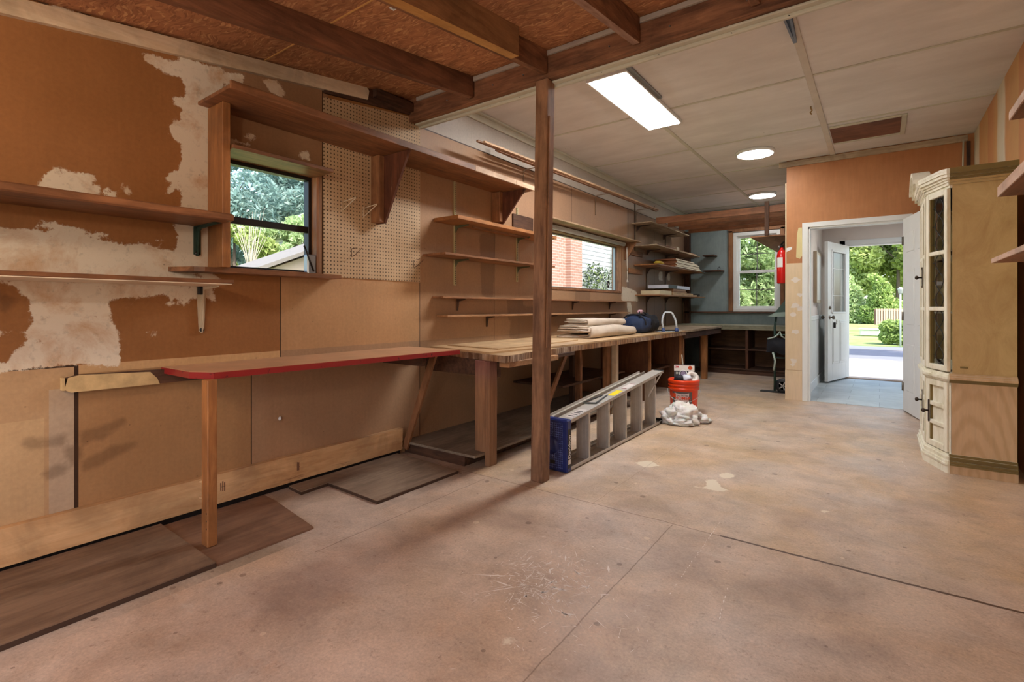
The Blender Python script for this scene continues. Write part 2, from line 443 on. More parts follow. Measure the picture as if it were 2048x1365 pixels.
# ---------------------------------------------------------------- floor
def floor_mat():
    t = NT('worn_particle_board_floor'); co = t.coord(rnd=False)
    base = t.n('ShaderNodeAttribute', attribute_name='base').outputs['Color']
    c = t.mix(t.ramp(t.noise(co, 1.1, 6, .62, .4), [(.38, 0.0), (.62, 1.0)]), base, srgb(208, 188, 172))
    c = t.mix(t.ramp(t.noise(co, 2.3, 7, .7, .3), [(.50, 0.0), (.72, .75)]), c, srgb(190, 162, 142))
    c = t.mix(t.ramp(t.noise(t.coord((1, 1, 1), False), 5.5, 8, .75), [(.56, 0.0), (.74, .6)]), c, srgb(200, 162, 132))
    c = t.mix(1, c, t.ramp(t.noise(co, 90, 5, .7), [(.32, .78), (.68, 1.08)]), 'MULTIPLY')
    c = t.mix(1, c, t.ramp(t.noise(t.coord((1, 1, 1), False), 3.4, 8, .72, .4), [(.36, .74), (.62, 1.06)]), 'MULTIPLY')
    c = t.mix(t.ramp(t.noise(co, 24, 8, .85), [(.56, 0.0), (.66, .6)]), c, srgb(116, 84, 66))
    c = t.mix(t.ramp(t.noise(t.coord((.5, 2, 1), False, rot=(0,0,.5)), 5, 8, .8), [(.60, 0.0), (.70, .5)]), c, srgb(216, 204, 192))
    st = t.n('ShaderNodeAttribute', attribute_name='stain').outputs['Fac']
    nz = t.math('MULTIPLY', t.math('SUBTRACT', t.noise(co, 10, 7, .75), .5), .16)
    c = t.mix(t.math('MULTIPLY', t.ramp(t.math('ADD', st, nz), [(-.08, 1.0), (.09, 0.0)]), .30), c, srgb(120, 94, 86))
    pl = t.n('ShaderNodeAttribute', attribute_name='plaster').outputs['Fac']
    nz2 = t.math('MULTIPLY', t.math('SUBTRACT', t.noise(co, 30, 6, .7), .5), .05)
    c = t.mix(t.ramp(t.math('ADD', pl, nz2), [(0, 1.0), (.006, 0.0)]), c, srgb(222, 208, 186))
    vo = t.n('ShaderNodeTexVoronoi'); vo.inputs['Scale'].default_value = 9; t.l(co, vo.inputs['Vector'])
    sep0 = t.n('ShaderNodeSeparateColor'); t.l(vo.outputs['Color'], sep0.inputs[0])
    thr = t.math('MULTIPLY', t.math('POWER', sep0.outputs[0], 3.0), .16)
    spot = t.math('LESS_THAN', vo.outputs['Distance'], thr)
    sc = t.mix(t.math('GREATER_THAN', sep0.outputs[1], .66), srgb(96, 72, 60), srgb(226, 208, 184))
    c = t.mix(t.math('MULTIPLY', spot, .55), c, sc)
    # panel joints
    sx = t.n('ShaderNodeSeparateXYZ'); t.l(co, sx.inputs[0])
    wob = t.math('MULTIPLY', t.math('SUBTRACT', t.noise(co, 5, 5, .7), .5), .022)
    def line(axis, pos, hw, lim):
        d = t.math('ABSOLUTE', t.math('ADD', t.math('SUBTRACT', sx.outputs[axis], pos), wob))
        m = t.math('LESS_THAN', d, hw)
        for ax, lo, hi in lim:
            m = t.math('MULTIPLY', m, t.math('MULTIPLY', t.math('GREATER_THAN', sx.outputs[ax], lo), t.math('LESS_THAN', sx.outputs[ax], hi)))
        return m
    def add(c, m, f, col): return t.mix(t.math('MULTIPLY', m, f), c, col)
    c = add(c, line(1, 2.545, .0035, [(0, -2.9, .8)]), .6, srgb(90, 62, 44))
    c = add(c, line(1, 2.545, .008, [(0, -.62, .8)]), .9, srgb(74, 44, 26))
    c = add(c, line(0, -.845, .0025, [(1, -1.8, 2.54)]), .6, srgb(104, 76, 58))
    c = add(c, line(0, -2.05, .003, [(1, 1.3, 2.5)]), .5, srgb(90, 66, 50))
    c = add(c, line(0, -1.30, .002, [(1, 2.55, 6.8)]), .35, srgb(110, 84, 64))
    c = add(c, line(1, 4.98, .002, [(0, -2.9, .8)]), .35, srgb(110, 84, 64))
    t.bump(t.noise(co, 70, 6, .7), .25, .002)
    return t.done(c, t.ramp(t.noise(co, 4, 5, .6), [(.3, .34), (.7, .55)]), .45)
def base_floor(X, Y):
    c = np.zeros(X.shape+(3,)); c[:] = lin(206, 176, 148)
    c[(X < -.845) & (Y < 2.54)] = lin(206, 176, 150)
    c[(Y > 2.545)] = lin(210, 178, 142); c[X < -2.2] = lin(168, 148, 128)
    return c
PF = lambda L: [onfloor(u, v) for u, v in L]
fl_white = [PF(p) for p in ([(1380,972),(1415,976),(1412,960),(1430,960),(1442,975),(1460,984),(1430,982)], [(1438,950),(1452,946),(1470,950),(1465,956),(1445,957)],
    [(1005,1280),(1025,1275),(1035,1285),(1012,1290)], [(1270,925),(1300,922),(1318,932),(1290,936)], [(1640,1020),(1660,1023),(1650,1027)])]
fl_dark = [PF(p) for p in ([(1315,1110),(1375,1100),(1410,1130),(1400,1160),(1340,1150)], [(1500,1170),(1620,1160),(1700,1190),(1690,1235),(1600,1220)],
    [(1110,1345),(1200,1330),(1260,1365),(1240,1400),(1110,1400)], [(1280,1210),(1330,1205),(1330,1230),(1290,1230)], [(985,1030),(1050,1030),(1060,1060),(990,1050)],
    [(1600,1290),(1700,1275),(1760,1300),(1700,1310)], [(905,1040),(930,1045),(925,1055),(900,1050)], [(500,1180),(640,1130),(700,1180),(600,1240)], [(1560,1030),(1600,1030),(1610,1055),(1570,1050)])]
sc = MB()
def sliver(x, y, L, w, a):
    dx, dy = math.cos(a), math.sin(a); px, py = -dy*w/2, dx*w/2
    sc.add([(x-dx*L/2, y-dy*L/2, .0006), (x+px, y+py, .0006), (x+dx*L/2, y+dy*L/2, .0006), (x-px, y-py, .0006)], [(0, 3, 2, 1)], 1)
for i in range(380):
    u, v = rng.normal(1095, 52), rng.normal(1165, 36)
    if v < 1070: continue
    x, y = onfloor(u, v); sliver(x, y, rng.exponential(.028)+.008, rng.exponential(.0022)+.001, rng.normal(.2, 1.0))
for i in range(50):
    u, v = rng.uniform(900, 1300), rng.uniform(1050, 1340); x, y = onfloor(u, v); sliver(x, y, rng.uniform(.01, .05), rng.uniform(.001, .003), rng.uniform(0, PI))
for (u0, v0), (u1, v1), n in (((1438, 1047), (1338, 1192), 34), ((1455,1178),(1432,1262), 10), ((1805,925),(1818,945), 3)):
    for i in range(n):
        t = i/n; x, y = onfloor(u0+(u1-u0)*t+rng.normal(0, .8), v0+(v1-v0)*t); x2, y2 = onfloor(u0+(u1-u0)*(t+1/n), v0+(v1-v0)*(t+1/n))
        if rng.random() < .8: sliver(x, y, math.hypot(x2-x, y2-y)*rng.uniform(.6, 1), rng.uniform(.002, .005), math.atan2(y2-y, x2-x))
M_floor = floor_mat(); M_chalk = plain('scratched_paint', srgb(238, 228, 220), .7)
painted_grid('floor', np.concatenate([np.arange(XW-.1, XR+.1, .03), [-.845]]), np.concatenate([np.arange(YB, YF+.1, .03), [2.54, 2.545]]),
             lambda x, y: (x, y, 0.0), [(-.74, XR+.2, YD+.06, YF+.3)], base_floor, {'plaster': fl_white, 'stain': fl_dark}, [M_floor, M_chalk], sc)
fb = MB(); fb.box(XW-.13, XR+.13, YB-.1, YF+.1, -.12, -.004); struct('floor', fb, plain('floor_joists', srgb(96, 70, 50), .9))
t = NT('grey_slate_tile'); co = t.coord(rnd=False); br = t.n('ShaderNodeTexBrick'); br.offset = .5
br.inputs['Scale'].default_value = 1.0; br.inputs['Brick Width'].default_value = .60; br.inputs['Row Height'].default_value = .30; br.inputs['Mortar Size'].default_value = .003
br.inputs['Color1'].default_value = srgb(196, 202, 202); br.inputs['Color2'].default_value = srgb(176, 184, 186); br.inputs['Mortar'].default_value = srgb(150, 156, 158)
t.l(co, br.inputs['Vector'])
M_tile = t.done(t.mix(1, br.outputs[0], t.ramp(t.noise(co, 5, 6, .6), [(.3, .85), (.7, 1.08)]), 'MULTIPLY'), .42, .4)
vf = MB(); vf.box(-.76, 1.4, YD+.04, 9.46, -.003, .004); struct('floor', vf, M_tile)

# ---------------------------------------------------------------- ceilings
t = NT('aged_ceiling_board'); co = t.coord(rnd=False)
c = t.mix(t.ramp(t.noise(t.coord((.3, 1, 1), False), 5, 6, .65), [(.35, 0.0), (.7, 1.0)]), srgb(234, 230, 226), srgb(218, 213, 208))
c = t.mix(1, c, t.ramp(t.noise(co, 1.2, 4, .6), [(.3, .9), (.7, 1.03)]), 'MULTIPLY')
vo = t.n('ShaderNodeTexVoronoi'); vo.inputs['Scale'].default_value = 4; t.l(co, vo.inputs['Vector'])
c = t.mix(t.ramp(vo.outputs['Distance'], [(.012, .7), (.025, 0.0)]), c, srgb(96, 84, 72))
M_ceil = t.done(c, .7, .25)
m = MB(); m.box(XW, XR+.1, 2.74, YF, ZC, ZC+.03); struct('ceiling', m, M_ceil)
t = NT('osb_deck'); co = t.coord(rnd=False)
cols = None
warp = t.n('ShaderNodeTexNoise'); warp.inputs['Scale'].default_value = 6; t.l(co, warp.inputs['Vector'])
def chips(rot, scale):
    mp = t.n('ShaderNodeMapping'); mp.inputs['Rotation'].default_value = (0, 0, rot); mp.inputs['Scale'].default_value = (1, 4.2, 1)
    ad = t.mix(.14, co, warp.outputs['Color'], 'ADD'); t.l(ad, mp.inputs['Vector'])
    v = t.n('ShaderNodeTexVoronoi'); v.inputs['Scale'].default_value = scale; t.l(mp.outputs[0], v.inputs['Vector'])
    s = t.n('ShaderNodeSeparateColor'); t.l(v.outputs['Color'], s.inputs[0]); return s.outputs
a, b = chips(.5, 22), chips(2.1, 30)
sel = t.math('GREATER_THAN', a[1], .5)
val = t.mix(sel, a[0], b[0])
c = t.ramp(val, [(.0, srgb(156, 104, 72)), (.3, srgb(180, 124, 86)), (.8, srgb(194, 136, 94)), (1.0, srgb(220, 170, 120))])
c = t.mix(.8, c, t.ramp(t.noise(co, 1.6, 6, .7, .5), [(.36, .55), (.6, 1.0)]), 'MULTIPLY')
t.bump(val, .2, .001); M_osb = t.done(c, .7, .3)
m = MB(); m.prism([(YB-.1, roofz(YB-.1)), (2.78, roofz(2.78)), (2.78, roofz(2.78)+.03), (YB-.1, roofz(YB-.1)+.03)], XW-.13, XR+.13, 'x')
struct('ceiling', m, M_osb)
for y in (1.52, .30):      # pale deck joint lines
    m = MB(); m.box(XW, XR, y-.004, y+.004, roofz(y)-.003, roofz(y)+.002); struct('trim', m, plain('deck_joint', srgb(206, 156, 92), .7))

# battens of the white ceiling
for x0, x1 in ((-.455, -.405), (-1.70, -1.665)):
    m = MB(); m.box(x0, x1, 2.83, YF, ZC-.012, ZC, 0, .002); struct('trim', m, M_trim if x0 < -1 else plain('batten_paint', srgb(214, 206, 192), .6))
for y in (4.40, 5.67, 6.90, 8.10, 9.2, 3.2):
    w = .006 if y > 3.3 else .002
    m = MB(); m.box(XW+.02, XR if y < YD else -.9, y-.012, y+.012, ZC-w, ZC, 0); struct('trim', m, M_trim)
m = MB(); m.box(XW, XW+.018, 2.80, YF, ZC-.075, ZC, 0, .003); m.box(XW+.018, XW+.05, 2.80, YF, ZC-.02, ZC, 0, .004); struct('trim', m, M_trim)
m = MB(); m.box(-.98, XR-.05, YD-.024, YD, ZC-.075, ZC-.012, 0, .003); struct('trim', m, w_grey('x'))
m = MB(); m.box(-.95, -.905, YD-.01, YD, 2.55, ZC-.075, 0); 
# roof underside above the far part, closes the void over the beam
m = MB(); m.box(XW-.13, XR+.13, 2.70, 2.76, ZC-.02, 2.95); struct('wall_upper', m, M_outwall)

# ---------------------------------------------------------------- other walls
def paint(key, c1, c2, r=.5, sc=2.0):
    if key in _cache: return _cache[key]
    t = NT(key); co = t.coord(rnd=False)
    c = t.mix(t.ramp(t.noise(co, sc, 6, .65), [(.35, 0.0), (.68, 1.0)]), c1, c2)
    c = t.mix(1, c, t.ramp(t.noise(t.coord((1, 1, .1), False), 40, 3, .6), [(.3, .93), (.7, 1.04)]), 'MULTIPLY')
    c = t.mix(t.ramp(t.noise(co, 14, 8, .8), [(.66, 0.0), (.72, .5)]), c, srgb(90, 66, 50))
    t.bump(t.noise(co, 30, 4), .1, .003); _cache[key] = t.done(c, r, .4); return _cache[key]
M_orange = paint('orange_paint', srgb(184, 126, 80), srgb(168, 110, 66))
M_beige = paint('beige_panel', srgb(214, 190, 152), srgb(222, 198, 168))
M_blue = paint('blue_grey_paint', srgb(146, 162, 164), srgb(112, 130, 132), .45, 1.2)
M_vest = plain('vestibule_paint', srgb(226, 214, 204), .6, var=.04)
DX0, DX1, DH = -.675, .235, 2.045
m = MB()
m.box(-.90, DX0, YD, YD+.12, 0, 2.95); m.box(DX1, XR+.1, YD, YD+.12, 0, 2.95); m.box(DX0, DX1, YD, YD+.12, DH, 2.95)
struct('wall_door', m, M_orange)
m = MB(); m.box(-.90, -.745, YD+.12, YF, 0, 2.95); struct('wall_inner', m, M_blue)
m = MB(); m.box(-.745, -.735, YD+.12, 9.40, 0, 2.5); struct('wall_vestibule', m, M_vest)
m = MB(); m.box(-.912, -.735, YD-.008, YD-.001, .355, 1.63, 0, .002); struct('trim_panel', m, M_beige)
m = MB(); m.box(-.915, -.735, YD-.014, YD-.001, .0, .352, 0, .002); struct('trim_panel', m, M_beige)
m = MB(); m.box(-.915, -.901, YD-.001, YD+.3, 0, 2.6, 0, .002); struct('trim_corner', m, M_beige)
m = MB(); m.prism([(-.80,1.70),(-.79,1.98),(-.775,2.05),(-.74,2.05),(-.735,1.72),(-.76,1.68)], YD-.003, YD-.0005, 'y'); struct('trim_patch', m, plain('filler', srgb(220, 204, 150), .7))
mm = MB()
for (u, v, r) in ((1590,612,7),(1587,630,6),(1590,664,6),(1601,618,6),(1592,560,7),(1588,722,6),(1586,730,4),(1600,590,5)):
    r_ = _ray(u, v); t_ = (YD-.009)/r_[1]; px, pz = t_*r_[0], EYE+t_*r_[2]; k = r/160
    mm.prism([(px+k*(1+.3*math.sin(i*2.3+u))*math.cos(i*PI/5), pz+k*.7*(1+.3*math.cos(i*1.7+v))*math.sin(i*PI/5)) for i in range(10)], YD-.0095, YD-.0085, 'y')
struct('trim_spackle', mm, plain('spackle', srgb(226, 214, 200), .7))
# far wall with its window opening
WIN3 = (-2.085, -1.345, 1.035, 2.42)
m = MB(); x0, x1, z0, z1 = WIN3
m.box(XW-.13, x0, YF, YF+.12, 0, 2.95); m.box(x1, -.74, YF, YF+.12, 0, 2.95); m.box(x0, x1, YF, YF+.12, 0, z0); m.box(x0, x1, YF, YF+.12, z1, 2.95)
struct('wall_far', m, M_blue)
# right wall
t = NT('right_wall_paint'); co = t.coord(rnd=False); sx = t.n('ShaderNodeSeparateXYZ'); t.l(co, sx.inputs[0])
yb = t.math('ADD', sx.outputs[1], t.math('MULTIPLY', t.noise(co, 4, 5), .10))
c = t.ramp(t.math('FRACT', t.math('MULTIPLY', yb, .82)), [(.0, srgb(206, 160, 104)), (.35, srgb(206, 150, 100)), (.40, srgb(222, 208, 184)), (.60, srgb(214, 200, 172)), (.66, srgb(206, 158, 102)), (.82, srgb(200, 140, 92))])
c = t.mix(1, c, t.ramp(t.noise(co, 3, 6, .6), [(.3, .88), (.7, 1.05)]), 'MULTIPLY'); M_right = t.done(c, .55, .35)
m = MB(); m.box(XR, XR+.12, YB-.1, YD+.12, 0, 2.95); struct('wall_right', m, M_right)
m = MB(); m.box(XR-.02, XR, YB, 4.30, 0, .095, 0, .003); struct('baseboard_right', m, w_pine('y'))
# rear wall with a wide garage opening behind the camera
m = MB(); m.box(XW-.1, -1.9, YB-.1, YB, 0, 2.95); m.box(.30, XR+.1, YB-.1, YB, 0, 2.95); m.box(-1.9, .30, YB-.1, YB, 2.0, 2.95)
struct('wall_rear', m, w_stud('x'))
# vestibule
EX0, EX1, EH = -.43, .50, 2.075
m = MB(); m.box(-.745, EX0, 9.40, 9.52, 0, 2.6); m.box(EX1, 1.42, 9.40, 9.52, 0, 2.6); m.box(EX0, EX1, 9.40, 9.52, EH, 2.6); struct('wall_entry', m, M_vest)
m = MB(); m.box(XR+.101, 1.42, YD, YD+.12, 0, 2.95); m.box(1.30, 1.42, YD+.12, 9.40, 0, 2.6); struct('wall_east', m, M_vest)
m = MB(); m.box(-.745, 1.42, YD+.12, 9.52, 2.45, 2.5); struct('ceiling', m, M_white)
# wainscot
m = MB()
m.box(-.735, -.724, YD+.12, 9.40, .10, .94); m.box(-.735, -.715, YD+.12, 9.40, .93, .99, 0, .004); m.box(-.735, -.712, YD+.12, 9.40, 0, .12, 0, .004)
for i in range(26): y = YD+.14+i*.1; m.box(-.724, -.720, y, y+.085, .13, .92, 0, .003)
m.box(-.735, EX0-.06, 9.385, 9.40, 0, .94); m.box(-.735, EX0-.06, 9.375, 9.40, .93, .99)
struct('trim_wainscot', m, M_white)
# door casings
m = MB()
m.box(-.735, DX0+.0, YD-.018, YD, 0, DH+.05, 0, .003); m.box(-.7355, DX1+.05, YD-.0185, YD, DH, DH+.055, 0, .003); m.box(DX1, DX1+.055, YD-.018, YD, 0, DH+.05, 0, .003)
m.box(DX0, DX0+.018, YD-.005, YD+.13, 0, DH); m.box(DX1-.018, DX1, YD-.005, YD+.13, 0, DH); m.box(DX0, DX1, YD-.005, YD+.13, DH-.018, DH)
struct('trim_door', m, M_white)
m = MB()
m.box(EX0-.07, EX0, 9.38, 9.40, 0, EH+.07, 0, .003); m.box(EX0-.07, EX1+.07, 9.38, 9.40, EH, EH+.075, 0, .003); m.box(EX1, EX1+.07, 9.38, 9.40, 0, EH+.07, 0, .003)
m.box(EX0, EX1, 9.40, 9.52, EH-.02, EH); m.box(EX0-.0, EX0+.02, 9.40, 9.52, 0, EH); m.box(EX1-.02, EX1, 9.40, 9.52, 0, EH)
struct('trim_door', m, M_white)
m = MB(); m.box(EX0, EX1, 9.36, 9.56, 0.004, .022, 0, .004); struct('trim_threshold', m, plain('threshold', srgb(196, 170, 150), .5))

# ---------------------------------------------------------------- doors
def six_panel(mb, w, h, th, cols=(( .13, .455), (.545, .87)), rows=((.10,.36),(.44,.73),(.81,.93))):
    """raised-panel slab built in local x (0..w), y (thickness), z"""
    mb.box(0, w, -th/2, th/2, 0, h, 0, .002)
    for a, b in cols:
        for c, d in rows:
            for sgn in (-1, 1):
                y = sgn*th/2
                mb.prism([(a*w, c*h), (b*w, c*h), (b*w, d*h), (a*w, d*h)], y-.001, y+.003*1, 'y')
                mb.box(a*w+.02, b*w-.02, y-.006, y+.006, c*h+.02, d*h-.02, 0, .005)
def knobset(mb, x, z, th):
    for sgn in (-1, 1):
        mb.lathe([(0, 0), (.028, 0), (.03, .006), (.012, .01), (.011, .03), (.024, .036), (.029, .05), (.024, .062), (0, .066)][::1] if sgn > 0 else
                 [(0, 0), (.028, 0), (.03, -.006), (.012, -.01), (.011, -.03), (.024, -.036), (.029, -.05), (.024, -.062), (0, -.066)], (x, sgn*th/2, z), 16, 0, 'y')
M_knob = plain('satin_nickel', srgb(120, 112, 100), .35, .5, .8)
W_ = .86; d1 = Matrix.Translation((DX1-.015, YD-.03, .012)) @ Matrix.Rotation(math.atan2(-.54, .116), 4, 'Z')
m = MB(); m.xf = d1; six_panel(m, W_, 2.03, .036); leaf = struct('door_1', m, M_white)
m = MB(); m.xf = d1; knobset(m, W_-.07, .93, .036); struct('door_handle', m, M_knob, leaf)
for z in (.25, 1.0, 1.8):
    m = MB(); m.xf = d1; m.tube([(0, -.022, z-.045), (0, -.022, z+.045)], .007, 8); m.box(0, .03, -.0195, -.018, z-.045, z+.045); struct('door_hinge', m, M_knob, leaf)
L2 = .875; d2 = Matrix.Translation((EX0+.03, 9.40, .03)) @ Matrix.Rotation(math.atan2(8.56-9.40, -.62-(EX0+.03)), 4, 'Z')
m = MB(); m.xf = d2
for bx in ((0, .17, 0, 2.03), (L2-.17, L2, 0, 2.03), (.17, L2-.17, 0, 1.0), (.17, L2-.17, 1.90, 2.03)): m.box(bx[0], bx[1], -.022, .022, bx[2], bx[3], 0, .001)
for a, b in ((.17, .41), (.465, L2-.17)):
    for sgn in (-1, 1): m.box(a, b, sgn*.022-.005, sgn*.022+.005, .24, .88, 0, .004); m.box(a+.025, b-.025, sgn*.022-.010, sgn*.022+.010, .27, .85, 0, .006)
for sgn in (-1, 1):
    y = sgn*.022
    for bx in ((.145,.175,.985,1.925),(L2-.175,L2-.145,.985,1.925),(.145,L2-.145,.985,1.01),(.145,L2-.145,1.895,1.925)): m.box(bx[0], bx[1], y-.008, y+.008, bx[2], bx[3], 0, .004)
leaf2 = struct('door_2', m, M_white)
m = MB(); m.xf = d2; m.box(.17, L2-.17, -.004, .004, 1.0, 1.9); struct('glass_pane', m, glass(), leaf2)
m = MB(); m.xf = d2
for x in (.17+.11, L2-.17-.11): m.box(x-.004, x+.004, -.008, .008, 1.0, 1.9)
for z in (1.25, 1.65): m.box(.17, L2-.17, -.008, .008, z-.004, z+.004)
struct('glass_leading', m, M_white, leaf2)
m = MB(); m.xf = d2; knobset(m, L2-.07, .93, .044); struct('door_handle', m, M_knob, leaf2)
m = MB(); m.xf = d2
for s_ in (-1, 1): m.lathe([(0, 0), (.026, 0), (.026, s_*.012), (.012, s_*.018), (0, s_*.02)], (L2-.07, s_*.022, 1.07), 14, 0, 'y')
struct('deadbolt', m, M_knob, leaf2)
kr = d2 @ Vector((L2-.07, .085, .93))
m = MB(); m.tube([kr+Vector((0,0,.0)), kr+Vector((.005,-.01,-.03)), kr+Vector((.004,-.012,-.06))], .003, 6); m.box(kr.x-.016, kr.x+.016, kr.y-.02, kr.y-.006, kr.z-.15, kr.z-.07, 1, .005)
m.box(kr.x+.02, kr.x+.03, kr.y-.016, kr.y-.012, kr.z-.10, kr.z-.03)
single('key_ring', m, [M_knob, M_black], 'bunch of keys with a black fob hanging from the entry door knob', 'keys')

# ---------------------------------------------------------------- windows
def frame_x(mb, x0, x1, y0, y1, z0, z1, w, mi=0):
    mb.box(x0, x1, y0, y1, z0, z0+w, mi, .002); mb.box(x0, x1, y0, y1, z1-w, z1, mi, .002)
    mb.box(x0, x1, y0, y0+w, z0+w, z1-w, mi, .002); mb.box(x0, x1, y1-w, y1, z0+w, z1-w, mi, .002)
# window 1: dark aluminium single hung in a wooden jamb
y0, y1, z0, z1 = WIN1
m = MB(); frame_x(m, XW-.13, XW+.006, y0-.0, y1, z0, z1, .020); win1 = struct('window_1', m, w_stud('z'))
m = MB(); frame_x(m, XW-.105, XW-.05, y0+.02, y1-.02, z0+.012, z1-.02, .022); m.box(XW-.09, XW-.06, y0+.03, y1-.03, 1.585, 1.625, 0, .002); struct('window_frame', m, M_dkmetal, win1)
for a, b, x in ((z0+.03, 1.59, -.068), (1.62, z1-.035, -.085)):
    m = MB(); m.box(XW+x-.002, XW+x+.002, y0+.035, y1-.035, a, b); struct('glass_pane', m, glass(), win1)
# window 2: long picture window
y0, y1, z0, z1 = WIN2
m = MB(); frame_x(m, XW-.13, XW+.012, y0, y1, z0-.02, z1, .028); win2 = struct('window_2', m, w_stud('z'))
m = MB(); frame_x(m, XW-.11, XW-.07, y0+.028, y1-.028, z0+.008, z1-.028, .014); struct('window_frame', m, M_galv, win2)
m = MB(); m.box(XW-.092, XW-.088, y0+.04, y1-.04, z0+.02, z1-.04); struct('glass_pane', m, glass(), win2)
m = MB(); m.box(XW-.086, XW-.085, 6.33, 6.40, 1.375, 1.47); m.prism([(6.35,1.40),(6.38,1.42),(6.35,1.45),(6.36,1.42)], XW-.085, XW-.0845, 'x', 1); struct('window_sticker', m, [M_black, M_white], win2)
m = MB(); m.box(XW-.03, XW+.05, y0, y1+.05, z1-.012, z1+.03, 0, .004); m.tube([(XW+.03, y0+.02, z1+.0), (XW+.03, y1+.03, z1+.0)], .022, 10); struct('roller_blind', m, plain('blind_fabric', srgb(196, 198, 196), .7), win2)
# window 3: white vinyl double hung with grids
x0, x1, z0, z1 = WIN3
def frame_y(mb, x0, x1, y0, y1, z0, z1, w, mi=0):
    mb.box(x0, x1, y0, y1, z0, z0+w, mi, .002); mb.box(x0, x1, y0, y1, z1-w, z1, mi, .002)
    mb.box(x0, x0+w, y0, y1, z0+w, z1-w, mi, .002); mb.box(x1-w, x1, y0, y1, z0+w, z1-w, mi, .002)
m = MB(); frame_y(m, x0, x1, YF-.03, YF+.10, z0, z1, .055); win3 = struct('window_3', m, M_white)
for a, b, yy in ((z0+.05, 1.75, YF+.02), (1.71, z1-.05, YF+.06)):
    m = MB(); frame_y(m, x0+.05, x1-.05, yy-.016, yy+.016, a, b, .045)
    sa = struct('window_sash', m, M_white, win3)
    m = MB(); m.box((x0+x1)/2-.006, (x0+x1)/2+.006, yy-.004, yy+.004, a+.04, b-.04); m.box(x0+.09, x1-.09, yy-.004, yy+.004, (a+b)/2-.006, (a+b)/2+.006); struct('window_grid', m, plain('muntin', srgb(110,110,106), .5), win3)
    m = MB(); m.box(x0+.09, x1-.09, yy-.001, yy+.001, a+.04, b-.04); struct('glass_pane', m, glass(), win3)
m = MB(); m.box(x0-.075, x0-.005, YF-.05, YF, z0, 2.46, 0, .003); m.box(x1+.005, x1+.07, YF-.05, YF, z0, 2.46, 0, .003); m.box(x0-.075, x1+.07, YF-.05, YF, 2.43, 2.50); struct('trim_window', m, w_stud('z'))
m = MB(); m.box(-2.92, -.905, YF-.10, YF, 1.005, 1.033, 0, .003); struct('trim_sill', m, w_dark('x'))

# ================================================================ THINGS: carpentry
G_JOIST = 'old rafters under the sloped deck'
# main cross beam
b = thing('ceiling_beam', 'heavy weathered brown timber beam crossing the room on top of the post', 'beam', (-1.08, 2.70, 2.53))
m = MB(); m.box(XW, XR, 2.655, 2.74, 2.532, 2.745, 0, .004); m.build('beam_timber', w_raft('x'), b)
m = MB(); m.box(XW+.02, XR, 2.742, 2.765, 2.502, 2.560, 0, .004); m.box(XW+.02, XR, 2.70, 2.742, 2.518, 2.531, 0, .003); m.build('white_moulding', M_trim, b)
m = MB(); m.box(XW+.1, XR, 2.637, 2.6548, 2.668, 2.696, 0, .002); m.build('top_strip', plain('pale_strip', srgb(186, 178, 164), .7), b)
m = MB()
for x in (-2.62, -2.2, -1.95, -1.35, -1.0, -.62, -.36, .1):
    m.tube([(x, 2.752, 2.522), (x+.012, 2.735, 2.505)], .0018, 5); m.tube([(x+.1, 2.655, 2.60), (x+.1, 2.645, 2.60)], .004, 6, 1)
m.build('nail', [M_dkmetal, M_galv], b)
# rafters
def rafter(x0, x1, ya, yb, h, mat, label, dz=0, low=None):
    m = MB()
    zb = lambda y: roofz(y)-.002-h+dz
    m.prism([(ya, zb(ya)), (yb, zb(yb)), (yb, roofz(yb)-.002), (ya, roofz(ya)-.002)], x0, x1, 'x')
    if low: m.prism([(ya, zb(ya)-.001), (yb, zb(yb)-.001), (yb, zb(yb)+.0), (ya, zb(ya)+.0)], x0, x1, 'x', 1)
    return single('rafter', m, [mat, low] if low else mat, label, 'rafter', G_JOIST)
rafter(-2.30, -2.26, YB, 2.634, .142, wood('rafterb', srgb(142, 96, 68), srgb(80, 52, 38), 'y', .6), 'brown rafter nearest the left wall, above the window shelf')
rafter(-1.70, -1.66, YB, 2.634, .142, w_raft('y'), 'dark rafter ending on the beam directly above the post')
rafter(-1.655, -1.60, YB, 2.25, .160, wood('sister', srgb(168, 124, 84), srgb(116, 80, 54), 'y', .6), 'golden sistered rafter cut short before reaching the beam', 0, w_yel('y'))
rafter(-1.10, -1.06, YB, 2.634, .142, w_raft('y'), 'dark rafter with pale rough lower edge, right of the post', 0, wood('roughpale', srgb(190, 156, 136), srgb(130, 92, 74), 'y', .8))
rafter(-.50, -.46, YB, 2.634, .142, w_raft('y'), 'dark rafter over the open floor, last one before the right wall')
m = MB(); x, y = -1.93, 1.62; m.box(x, x+.045, y, y+.03, roofz(y)-.004, roofz(y)-.0025); m.box(x+.012, x+.033, y+.006, y+.022, roofz(y)-.0048, roofz(y)-.0041, 1)
single('paper_sticker', m, [M_white, plain('print_grey', srgb(150, 160, 165), .6)], 'small white printed sticker on the wood deck between two rafters', 'sticker')
# post, leaning a touch
m = MB()
Rl = Matrix.Translation((-1.745, 2.685, 0)) @ Matrix.Rotation(math.radians(.9), 4, 'Y') @ Matrix.Translation((1.745, -2.685, 0)); m.xf = Rl
m.box(-1.790, -1.700, 2.642, 2.730, 0.0, 2.53, 0, .005); m.box(-1.700, -1.692, 2.66, 2.70, .85, 2.30, 0, .002)
single('support_post', m, w_post('z'), 'square scuffed brown wooden post holding up the ceiling beam', 'post')

